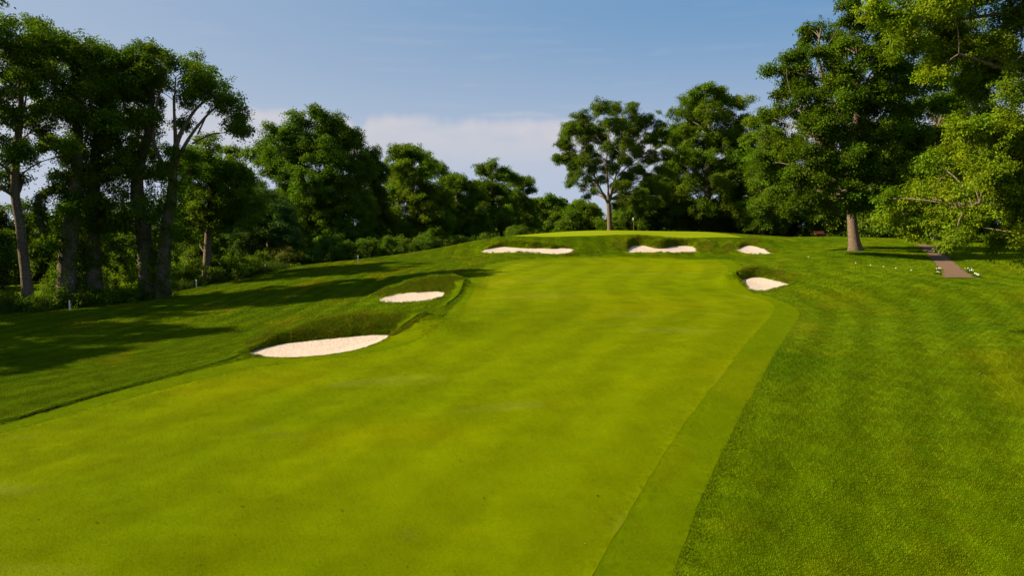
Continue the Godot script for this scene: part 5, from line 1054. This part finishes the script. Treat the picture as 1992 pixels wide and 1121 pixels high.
	for j in rows + 1:
		var t := float(j) / rows * (PATH_L.size() - 1)
		var a := PATH_L[int(t)].lerp(PATH_L[mini(int(t) + 1, PATH_L.size() - 1)], t - int(t))
		var b := PATH_R[int(t)].lerp(PATH_R[mini(int(t) + 1, PATH_R.size() - 1)], t - int(t))
		for q in 9:
			var p := a.lerp(b, q / 8.0)
			if q == 0 or q == 8: p += Vector2(patchy.get_noise_2d(p.y * 9.0, q), patchy.get_noise_2d(p.x * 9.0, q)) * 0.45
			pv.append(Vector3(p.x, height(p.x, p.y) + 0.03, p.y))
			pn.append(normal_at(p.x, p.y))
			pu.append(p)
	for j in rows:
		for q in 8:
			var k := j * 9 + q
			pi.append_array([k, k + 9, k + 1, k + 1, k + 9, k + 10])
	var pm := part("cart_path", array_mesh(pv, pn, pi, pu), M.path, self)
	tag(pm, "short brown cart path climbing past the big tree", "path", "", "structure")

func generic(tall: float, wide: float, bare: float, seed_: int) -> Array:
	# trunk lines and foliage masses of a plain woodland tree
	var r := RandomNumberGenerator.new()
	r.seed = seed_
	var lean := r.randfn() * 0.6
	var trunk := [[0, -0.3, 0, tall * 0.016], [lean * 0.2, tall * 0.25, 0, tall * 0.012], [lean * 0.7, tall * 0.6, r.randfn() * 0.4, tall * 0.008], [lean, tall * 0.93, 0, 0.04]]
	var lobes := []
	var y := bare
	while y < tall * 0.97:
		var k := (y - bare) / (tall - bare)
		var reach := wide * (0.55 + 0.75 * k - 1.15 * k * k * k) * r.randf_range(0.8, 1.15)
		var n := maxi(2, int(reach * 1.5))
		for i in n:
			var a := r.randf() * TAU
			var e := reach * sqrt(r.randf_range(0.15, 1.0))
			lobes.append([cos(a) * e + lean * k, y + r.randfn() * 0.5, sin(a) * e, wide * 0.30 * r.randf_range(0.7, 1.2)])
		y += wide * 0.42
	return [[trunk], lobes]

func build_trees() -> void:
	var dark := Color(0.090, 0.145, 0.008)
	var mid := Color(0.096, 0.154, 0.008)
	var bright := Color(0.125, 0.182, 0.009)
	# left: the tall old trees with climbers
	plant_tree("t1", "tall_tree", "tall dark tree with leaning bare trunk at the left picture edge", dark, {"density": 0.52})
	var t = plant_tree("t2", "tall_tree", "tall dark tree with ivy clad trunk and one drooping dead limb", dark, {"density": 0.52})
	ivy_on(t, TREES.t2.trunks[0], 0.0, 19.0, 0.75, Color(0.082, 0.138, 0.009), 5)
	ivy_on(t, TREES.t2.trunks[1], 0.0, 19.0, 0.3, Color(0.082, 0.138, 0.009), 6)
	t = plant_tree("t3", "tall_tree", "tall dark ivy clad tree between drooping limb and twin trunk tree", dark, {"density": 0.52})
	ivy_on(t, TREES.t3.trunks[0], 0.0, 19.0, 0.75, Color(0.082, 0.138, 0.009), 7)
	t = plant_tree("t4", "tall_tree", "twin trunk ivy clad tree whose airy crown arches over open sky", dark, {"density": 0.48})
	ivy_on(t, TREES.t4.trunks[0], 0.0, 20.0, 1.05, Color(0.082, 0.138, 0.009), 8)
	ivy_on(t, TREES.t4.trunks[1], 0.0, 13.5, 0.8, Color(0.082, 0.138, 0.009), 9)
	plant_tree("t5", "young_tree", "light green young tree behind the sunlit shrubs", mid, {"density": 0.8})
	plant_tree("t5b", "young_tree", "low bluish green tree below the big dark round tree", Color(0.060, 0.110, 0.026), {"density": 0.8})
	plant_tree("t6", "broad_tree", "big dark round crowned tree standing highest in the left tree line", dark, {"scale": 1.35, "leaf": "broad"})
	plant_tree("t7", "broad_tree", "narrow dark tree between the big round tree and the yellow green one", Color(0.086, 0.120, 0.008), {"scale": 1.35})
	plant_tree("t8", "broad_tree", "yellow green tree with twin tops right of the big dark tree", bright, {"scale": 1.4})
	plant_tree("t9", "broad_tree", "low green tree in the middle of the left tree line", mid, {"scale": 1.4})
	plant_tree("t10", "broad_tree", "green tree with spiky top near the end of the left tree line", Color(0.086, 0.142, 0.009), {"scale": 1.4})
	plant_tree("t11", "broad_tree", "small rounded tree at the end of the left tree line", mid, {"scale": 1.4})
	plant_tree("t12", "far_tree", "small far tree beyond the left end of the green", mid, {"scale": 1.6, "leaf": "far", "twigs": false})
	plant_tree("t13", "far_tree", "small bright far tree left of the flag tree", bright, {"scale": 1.6, "leaf": "far", "twigs": false})
	# behind the green and right
	plant_tree("r1", "vase_tree", "airy vase shaped tree with pale sunlit trunk behind the green", Color(0.084, 0.130, 0.010), {"scale": 0.95, "density": 1.0, "bark": M.bark, "bare": 6.5})
	plant_tree("r0", "dark_tree", "low dark tree right behind the flagstick", Color(0.084, 0.140, 0.012), {"scale": 1.35})
	plant_tree("r2", "broad_tree", "tall green tree standing right of the vase shaped tree", mid, {"scale": 1.3})
	plant_tree("r3", "broad_tree", "green tree between the tall green tree and the big maple", mid, {"scale": 1.3})
	plant_tree("r4", "big_maple", "huge maple with pale sunlit trunk beside the cart path", Color(0.072, 0.122, 0.005), {"bark": M.bark, "bare": 5.2, "density": 0.85})
	plant_tree("r5", "dark_tree", "tall dark tree rising behind the big maple", Color(0.088, 0.144, 0.009), {"scale": 1.2})
	plant_tree("r5b", "dark_tree", "dark tree hidden behind the lower crown of the big maple", Color(0.088, 0.144, 0.009), {"scale": 1.25})
	plant_tree("r6", "near_tree", "bright leafy tree reaching in from the right picture edge", Color(0.140, 0.200, 0.007), {"leaf": "near", "scale": 0.82, "density": 1.9})
	# woods behind the green and the right rough
	var woods := [[52, -136, 21, 4.5], [57, -124, 14, 4], [66, -130, 22, 5], [73, -118, 18, 4.5], [80, -108, 20, 5], [87, -101, 20, 5], [96, -98, 18, 5], [36, -158, 17, 4.5], [25, -160, 12, 4], [50, -150, 24, 5], [58, -112, 9, 3], [70, -104, 10, 3.2], [75, -95, 11, 3.5], [84, -90, 14, 4], [44, -146, 12, 3.5], [16, -156, 9, 3], [92, -85, 15, 4], [66, -145, 23, 5], [88, -115, 22, 5]]
	var i := 0
	for w in woods:
		var g := generic(w[2], w[3], 1.2, 900 + i)
		grow_tree("woodland_tree", "dark tree of the shaded wood behind the green and the right rough", Vector3(w[0], height(w[0], w[1]), w[1]), g[0], g[1], Color(0.090, 0.146, 0.009), 70 + i, {"scale": 1.4, "group": "trees of the shaded wood on the right", "twigs": false, "density": 0.9})
		i += 1
	i = 0
	for k in 20:
		var u := k / 19.0
		var x := lerpf(12.0, 100.0, u) + sin(k * 5.1) * 1.5
		var z := lerpf(-152.0, -92.0, u * u) + cos(k * 3.7) * 3.0
		var g := generic(6.0 + 2.5 * sin(k * 2.3), 4.0, 0.3, 1200 + k)
		grow_tree("understory_tree", "low dark tree of the understory along the right wood", Vector3(x, height(x, z), z), g[0], g[1], Color(0.090, 0.146, 0.009), 1300 + k, {"scale": 1.4, "group": "understory along the right wood", "twigs": false})
	# beyond the left trees: sunlit thicket and field trees
	var fields := [[-88, -150, 16, 5], [-75, -175, 15, 5], [-60, -190, 15, 5], [-105, -170, 16, 5], [-120, -190, 17, 5], [-95, -200, 17, 5], [-40, -215, 16, 5], [-140, -220, 18, 6], [-70, -230, 17, 6], [-52, -96, 7, 3.4], [-66, -100, 9, 4], [-72, -104, 12, 4.5], [-79, -102, 12, 4.5], [-86, -108, 13, 4.5], [-93, -112, 14, 5], [-60, -108, 10, 4], [-100, -118, 14, 5], [-68, -88, 8, 4], [-76, -92, 9, 4], [-47, -104, 8, 3.5]]
	i = 0
	for w in fields:
		var g := generic(w[2], w[3], 1.0, 300 + i)
		grow_tree("field_tree", "sunlit tree of the fields glimpsed between the tall left trunks", Vector3(w[0], height(w[0], w[1]), w[1]), g[0], g[1], Color(0.075, 0.115, 0.016), 170 + i, {"scale": 1.5, "group": "field trees beyond the left tree line", "twigs": false, "density": 0.52})
		i += 1
	# trees just outside the picture on the left, whose shade lies on the rough
	i = 0
	for w in [[-53, -55, 19, 5.5], [-63, -58, 25, 6.0], [-55, -48, 23, 5.0], [-50, -38, 21, 4.6], [-48, -44, 22, 4.6]]:
		var g := generic(w[2], w[3], 5.0, 500 + i)
		grow_tree("tall_tree", "tall dark tree just beyond the left picture edge", Vector3(w[0], height(w[0], w[1]), w[1]), g[0], g[1], dark, 270 + i, {"scale": 1.2, "group": "tall trees beyond the left picture edge", "twigs": false, "density": 0.45})
		i += 1
	# more crowns that close the left tree line
	i = 0
	for w in [[-43, -112, 15, 4.2], [-36, -134, 17, 4.6], [-29, -146, 16, 4.4], [-25, -140, 12, 4.0], [-17, -158, 15, 4.4], [-16, -146, 10, 3.8], [-9, -172, 15, 4.4], [-8, -158, 10, 3.8], [-1, -188, 15, 4.4], [6, -205, 14, 4.4], [-1, -168, 9, 3.6]]:
		var g := generic(w[2], w[3], 0.8, 700 + i)
		grow_tree("hedgerow_tree", "green tree filling the left tree line between the taller crowns", Vector3(w[0], height(w[0], w[1]), w[1]), g[0], g[1], mid, 770 + i, {"scale": 1.35, "group": "lower trees of the left tree line", "twigs": false})
		i += 1
	# undergrowth along the left trees
	var und := [
		[-45, -60.5, 1.7, 1.6, "dark shrub at the foot of the leaning trunk"], [-42.6, -60.8, 1.6, 1.3, "low dark shrub left of the white stake under the tall trees"], [-40.6, -63.2, 1.8, 1.7, "dark shrub behind the white stake under the tall trees"], [-38.8, -65, 1.7, 1.5, "dark shrub at the foot of the middle ivy trunk"], [-37, -66.5, 1.6, 1.2, "low dark shrub left of the twin trunk"], [-47.5, -62, 2.0, 2.4, "large dark shrub at the left picture edge"], [-44, -66, 1.8, 2.6, "tall dark shrub behind the leaning trunk"], [-42, -70, 1.8, 2.6, "tall dark shrub behind the ivy trunks"]]
	i = 0
	for u in und:
		shrub(u[4], Vector3(u[0], height(u[0], u[1]), u[1]), u[2], u[3], Color(0.090, 0.142, 0.010), 40 + i, "dark shrubs under the tall trees")
		i += 1
	var sunny := [
		[-38.2, -79.5, 2.0, 3.4, "tall bright shrub just right of the twin trunk"], [-35.6, -82.5, 2.0, 2.6, "bright shrub left of the young tree"], [-33.4, -83.5, 2.2, 2.4, "bright shrub in front of the young tree"], [-34.6, -87, 2.2, 2.6, "bright low shrub with yellow green leaves left of the middle stake"], [-33.0, -90.5, 2.0, 2.2, "yellow green shrub right behind the middle stake"], [-31.6, -95, 2.0, 3.2, "reddish green shrub above the middle stake"], [-28.8, -96.5, 2.0, 2.4, "round green shrub right of the middle stake"], [-27.5, -103, 2.4, 4.6, "tall green bush before the big dark tree"], [-24.5, -100, 2.0, 2.6, "green shrub at the foot of the big dark tree"], [-22, -104, 2.4, 3.4, "dark green bush below the narrow dark tree"], [-18.5, -108, 2.4, 3.4, "dark green bush at the right foot of the tree line"], [-14.5, -112, 2.4, 3.4, "dark bush below the yellow green tree"], [-10, -118, 2.6, 3.6, "dark bush below the low green tree"], [-5, -128, 3, 4.2, "dark bush left of the green plateau"], [1, -140, 3, 4.4, "green bush beyond the left end of the green"]]
	i = 0
	for u in sunny:
		var c := Color(0.085, 0.135, 0.010) if i < 5 else (Color(0.085, 0.095, 0.016) if i == 5 else (Color(0.06, 0.115, 0.012) if i < 9 else Color(0.086, 0.142, 0.010)))
		shrub(u[4], Vector3(u[0], height(u[0], u[1]), u[1]), u[2], u[3], c, 140 + i, "shrubs along the left tree line", "shrub", 1.15)
		i += 1

func build_grass() -> void:
	dice.seed = 77
	# mown blades in square tiles; along the edges between two cuts in small tufts
	var spots := {"rough": [], "short": [], "rough_tuft": [], "short_tuft": []}
	var cols := {"rough": [], "short": [], "rough_tuft": [], "short_tuft": []}
	for zone in [[-11.0, -46.0, 0.5], [-46.0, -112.0, 1.0]]:
		var tile: float = zone[2]
		var z: float = zone[0] - tile / 2.0
		while z > zone[1]:
			var x := snappedf(maxf(-0.80 * (-z) - 5.0, -50.0), tile) + tile / 2.0
			var stop := minf(0.80 * (-z) + 5.0, 58.0)
			while x < stop:
				var q := tile * 0.55
				var c := cover(x, z)
				var same := c == cover(x - q, z - q) and c == cover(x + q, z - q) and c == cover(x - q, z + q) and c == cover(x + q, z + q)
				if same and c < 3:
					var kind := "rough" if c == 0 else "short"
					if c == 0 or z > -60.0:
						var t := stand_on(x, z, (dice.randi() % 4) * PI / 2.0, 1.0)
						var tall := dice.randf_range(0.85, 1.15) * (1.0 if tile < 0.7 else 1.4) * (1.0 if c == 0 else clampf((z + 62.0) / 25.0, 0.2, 1.0))
						t.basis = t.basis * Basis.from_scale(Vector3(tile / 0.5, tall, tile / 0.5))
						t.origin.y += lip(x, z) if c == 0 else (0.006 if c == 1 else 0.014)
						spots[kind].append(t)
						cols[kind].append(shaded_of(turf_color(c, x, z), dice, 0.09 if c == 0 else 0.03))
				elif not same and z > -75.0:
					for k in int(90.0 * tile):
						var px := x + dice.randf_range(-0.5, 0.5) * tile
						var pz := z + dice.randf_range(-0.5, 0.5) * tile
						var cc := cover(px, pz)
						if cc > 2: continue
						var kind := "rough_tuft" if cc == 0 else "short_tuft"
						var t := stand_on(px, pz, dice.randf() * TAU, 1.0)
						t.origin.y += lip(px, pz) if cc == 0 else (0.006 if cc == 1 else 0.014)
						spots[kind].append(t)
						cols[kind].append(shaded_of(turf_color(cc, px, pz), dice, 0.05))
				x += tile
			z -= tile
	var what := {"rough": ["rough_grass", "mown rough grass beside the fairway"], "short": ["fairway_grass", "close mown grass blades of the fairway"], "rough_tuft": ["rough_edge_grass", "grass blades at the edge of the rough"], "short_tuft": ["fairway_edge_grass", "grass blades at the edge of the fairway"]}
	for kind in spots:
		var o := scatter(what[kind][0], grass_patch(kind), spots[kind], cols[kind], self)
		tag(o, what[kind][1], "grass", "", "stuff")
		print(kind, " ", spots[kind].size())
	var g: MultiMeshInstance3D
	# longer grass on the banks of the bunkers, hanging over the sand
	var bs := []
	var bc := []
	for b in BUNKERS:
		var rc: Rect2 = b.box
		var far: bool = b.plane[4] > 70.0
		var step := 0.17 if not far else 0.3
		var zz := rc.position.y
		while zz < rc.end.y:
			var xx := rc.position.x
			while xx < rc.end.x:
				var px := xx + dice.randf_range(-0.5, 0.5) * step
				var pz := zz + dice.randf_range(-0.5, 0.5) * step
				xx += step
				var d := poly_distance(Vector2(px, pz), b.poly)
				if d > 2.4: continue
				if cover(px, pz) in [1, 2, 3, 4, 5]: continue
				var nm := normal_at(px, pz)
				if nm.y > 0.93 and d > 0.12: continue
				bs.append(stand_on(px, pz, dice.randf() * TAU, dice.randf_range(0.7, 1.15) * (1.0 if not far else 1.5) * (0.55 if nm.y > 0.93 else 1.0)))
				bc.append(shaded_of(bank_color(px, pz), dice, 0.15))
			zz += step
	g = scatter("bunker_bank_grass", grass_patch("bank"), bs, bc, self)
	tag(g, "longer fescue grass on the bunker banks", "grass", "", "stuff")
	print("bank patches ", bs.size())
	# tall grass under the left trees
	bs = []
	bc = []
	for i in 900:
		var t := dice.randf()
		var px := lerpf(-46.0, -31.0, t) + dice.randfn() * 0.9
		var pz := lerpf(-58.8, -89.0, pow(t, 1.0)) + dice.randfn() * 0.7 + (-1.5 if t > 0.3 else 0.0)
		bs.append(stand_on(px, pz, dice.randf() * TAU, dice.randf_range(0.6, 1.25)))
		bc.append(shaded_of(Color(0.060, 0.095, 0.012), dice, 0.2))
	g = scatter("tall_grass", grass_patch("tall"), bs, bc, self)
	tag(g, "unmown tall grass along the foot of the left trees", "grass", "", "stuff")

func build_small() -> void:
	# fallen leaves on the mown grass
	var ls := []
	var lc := []
	dice.seed = 991
	for k in 170:
		var lz := -13.0 - 60.0 * pow(dice.randf(), 1.3)
		var lx := dice.randf_range(-0.75, 0.75) * -lz
		if cover(lx, lz) > 3: continue
		var tr := stand_on(lx, lz, dice.randf() * TAU, dice.randf_range(0.3, 0.75))
		tr.origin.y += 0.03
		ls.append(tr)
		lc.append(shaded_of(Color(0.07, 0.045, 0.012) if dice.randf() < 0.7 else Color(0.16, 0.14, 0.06), dice, 0.3))
	var curl := Build.new()
	curl.quad(Vector3(-0.03, 0.01, -0.04), Vector3(0.0, -0.004, -0.05), Vector3(0.0, -0.004, 0.05), Vector3(-0.03, 0.012, 0.03))
	curl.quad(Vector3(0.0, -0.004, -0.05), Vector3(0.03, 0.014, -0.03), Vector3(0.03, 0.01, 0.04), Vector3(0.0, -0.004, 0.05))
	var lm := curl.done()
	lm.surface_set_material(0, M.blade)
	var ll := scatter("fallen_leaves", lm, ls, lc, self)
	tag(ll, "dry fallen leaves scattered over the mown grass", "leaves", "", "stuff")
	# flagstick
	var at := Vector3(20.4, height(20.4, -116.0), -116.0)
	at.x = 20.55
	var fl := thing("flagstick", "yellow flagstick with small white flag on the green", "flagstick", at)
	var b := Build.new()
	b.tube([Vector3(0, -0.1, 0), Vector3(0, 1.0, 0), Vector3(0, 2.25, 0)], [0.02, 0.018, 0.014], 8)
	part("pole", b.done(), M.yellow, fl)
	b = Build.new()
	var pts := []
	for j in 5:
		for i in 7:
			var u := i / 6.0
			pts.append(Vector3(-u * 0.26 - 0.01, 2.22 - j * 0.11 - u * u * 0.16, 0.06 * sin(u * 6.0 + j * 0.5) * u))
	for j in 4:
		for i in 6:
			var k := j * 7 + i
			b.quad(pts[k], pts[k + 7], pts[k + 8], pts[k + 1])
	var cl: StandardMaterial3D = M.cloth.duplicate()
	cl.cull_mode = BaseMaterial3D.CULL_DISABLED
	part("flag", b.done(), cl, fl)
	b = Build.new()
	b.tube([Vector3(0, 2.24, 0), Vector3(0, 2.27, 0), Vector3(0, 2.29, 0)], [0.022, 0.022, 0.005], 8)
	part("finial", b.done(), M.white, fl)
	# boundary stakes
	var sl := ["white stake in the shade under the tall left trees", "white stake beside the tall grass right of the twin trunk", "white stake before the yellow green shrubs", "short white stake before the dark trees on the slope crest"]
	for i in STAKES.size():
		var s: Array = STAKES[i]
		var st := thing("boundary_stake", sl[i], "stake", Vector3(s[0], s[1], s[2]), "white boundary stakes")
		b = Build.new()
		b.box(Vector3(-0.045, -0.2, -0.045), Vector3(0.045, 0.82, 0.045))
		part("post", b.done(), M.white, st)
		b = Build.new()
		b.tube([Vector3(0, 0.82, 0), Vector3(0, 0.85, 0), Vector3(0, 0.91, 0)], [0.062, 0.06, 0.01], 4)
		part("pointed_cap", b.done(), M.white, st)
	# small white discs on the rough right of the fairway
	var ml := ["small white disc in the grass, farthest from the path", "small white disc in the grass, second from the big tree", "small white disc in the grass, middle of the row", "small white disc in the grass, second from the path", "small white disc in the grass, closest to the path", "lone pale disc in the rough left of the big tree"]
	for i in MARKERS.size():
		var s: Array = MARKERS[i]
		var st := thing("ground_marker", ml[i], "marker", Vector3(s[0], s[1], s[2]), "small white discs in the right rough")
		b = Build.new()
		b.tube([Vector3(0, 0.0, 0), Vector3(0, 0.07, 0), Vector3(0, 0.095, 0), Vector3(0, 0.10, 0)], [0.065, 0.065, 0.055, 0.001], 12)
		part("disc", b.done(), M.pale, st)
		b = Build.new()
		b.tube([Vector3(0, -0.12, 0), Vector3(0, 0.0, 0)], [0.02, 0.03], 6)
		part("spike", b.done(), M.plastic, st)
	# white flowers by the path
	var wl := ["white flower clump at the left edge of the cart path", "lower white flower clump at the left edge of the cart path", "white flower clump at the right path edge, highest of four", "white flower clump at the right path edge, second highest", "white flower clump at the lower right path corner", "white flower clump beside the lower right path corner, outermost"]
	for i in FLOWERS.size():
		var s: Array = FLOWERS[i]
		var st := thing("flower_clump", wl[i], "flowers", Vector3(s[0], s[1], s[2]), "white flowers beside the cart path")
		var spots := []
		var cols := []
		for q in 7:
			var a := dice.randf() * TAU
			spots.append(Transform3D(Basis(Vector3.UP, a).scaled(Vector3.ONE * 0.55), Vector3(cos(a) * 0.12, 0.10, sin(a) * 0.12)))
			cols.append(shaded_of(Color(0.05, 0.10, 0.012), dice))
		scatter("leaves", spray("shrub"), spots, cols, st)
		b = Build.new()
		for q in 7:
			var p := Vector3(dice.randfn() * 0.10, 0.2 + dice.randf() * 0.1, dice.randfn() * 0.10)
			b.tube([p - Vector3(0, 0.02, 0), p, p + Vector3(0, 0.025, 0), p + Vector3(0, 0.03, 0)], [0.01, 0.032, 0.026, 0.001], 6)
		part("blossoms", b.done(), M.petal, st)
	# bench on the crest
	var bx := 46.5
	var bz := -103.5
	var be := thing("bench", "red wooden bench on the crest left of the big maple", "bench", Vector3(bx, height(bx, bz), bz))
	for k in 3:
		b = Build.new()
		b.box(Vector3(-0.75, 0.42, -0.22 + k * 0.155), Vector3(0.75, 0.46, -0.09 + k * 0.155))
		part("seat_slat", b.done(), M.wood, be)
	for k in 2:
		b = Build.new()
		b.box(Vector3(-0.75, 0.58 + k * 0.16, -0.30), Vector3(0.75, 0.70 + k * 0.16, -0.265))
		part("back_slat", b.done(), M.wood, be)
	for sx in [-0.6, 0.6]:
		b = Build.new()
		b.box(Vector3(sx - 0.04, -0.2, -0.262), Vector3(sx + 0.04, 0.84, -0.225))
		b.box(Vector3(sx - 0.04, -0.2, 0.15), Vector3(sx + 0.04, 0.418, 0.21))
		part("leg", b.done(), M.plastic, be)
	# sprinkler head between the bunkers
	var sp := Vector3(11.6, height(11.6, -92.6), -92.6)
	var sh := thing("sprinkler_head", "small dark sprinkler head in the rough between the green bunkers", "sprinkler", sp)
	b = Build.new()
	b.tube([Vector3(0, -0.05, 0), Vector3(0, 0.05, 0), Vector3(0, 0.07, 0), Vector3(0, 0.071, 0)], [0.16, 0.16, 0.14, 0.001], 12)
	part("collar", b.done(), M.plastic, sh)
	b = Build.new()
	b.tube([Vector3(0, 0.05, 0), Vector3(0, 0.16, 0), Vector3(0, 0.165, 0)], [0.05, 0.045, 0.001], 10)
	part("nozzle", b.done(), M.plastic, sh)
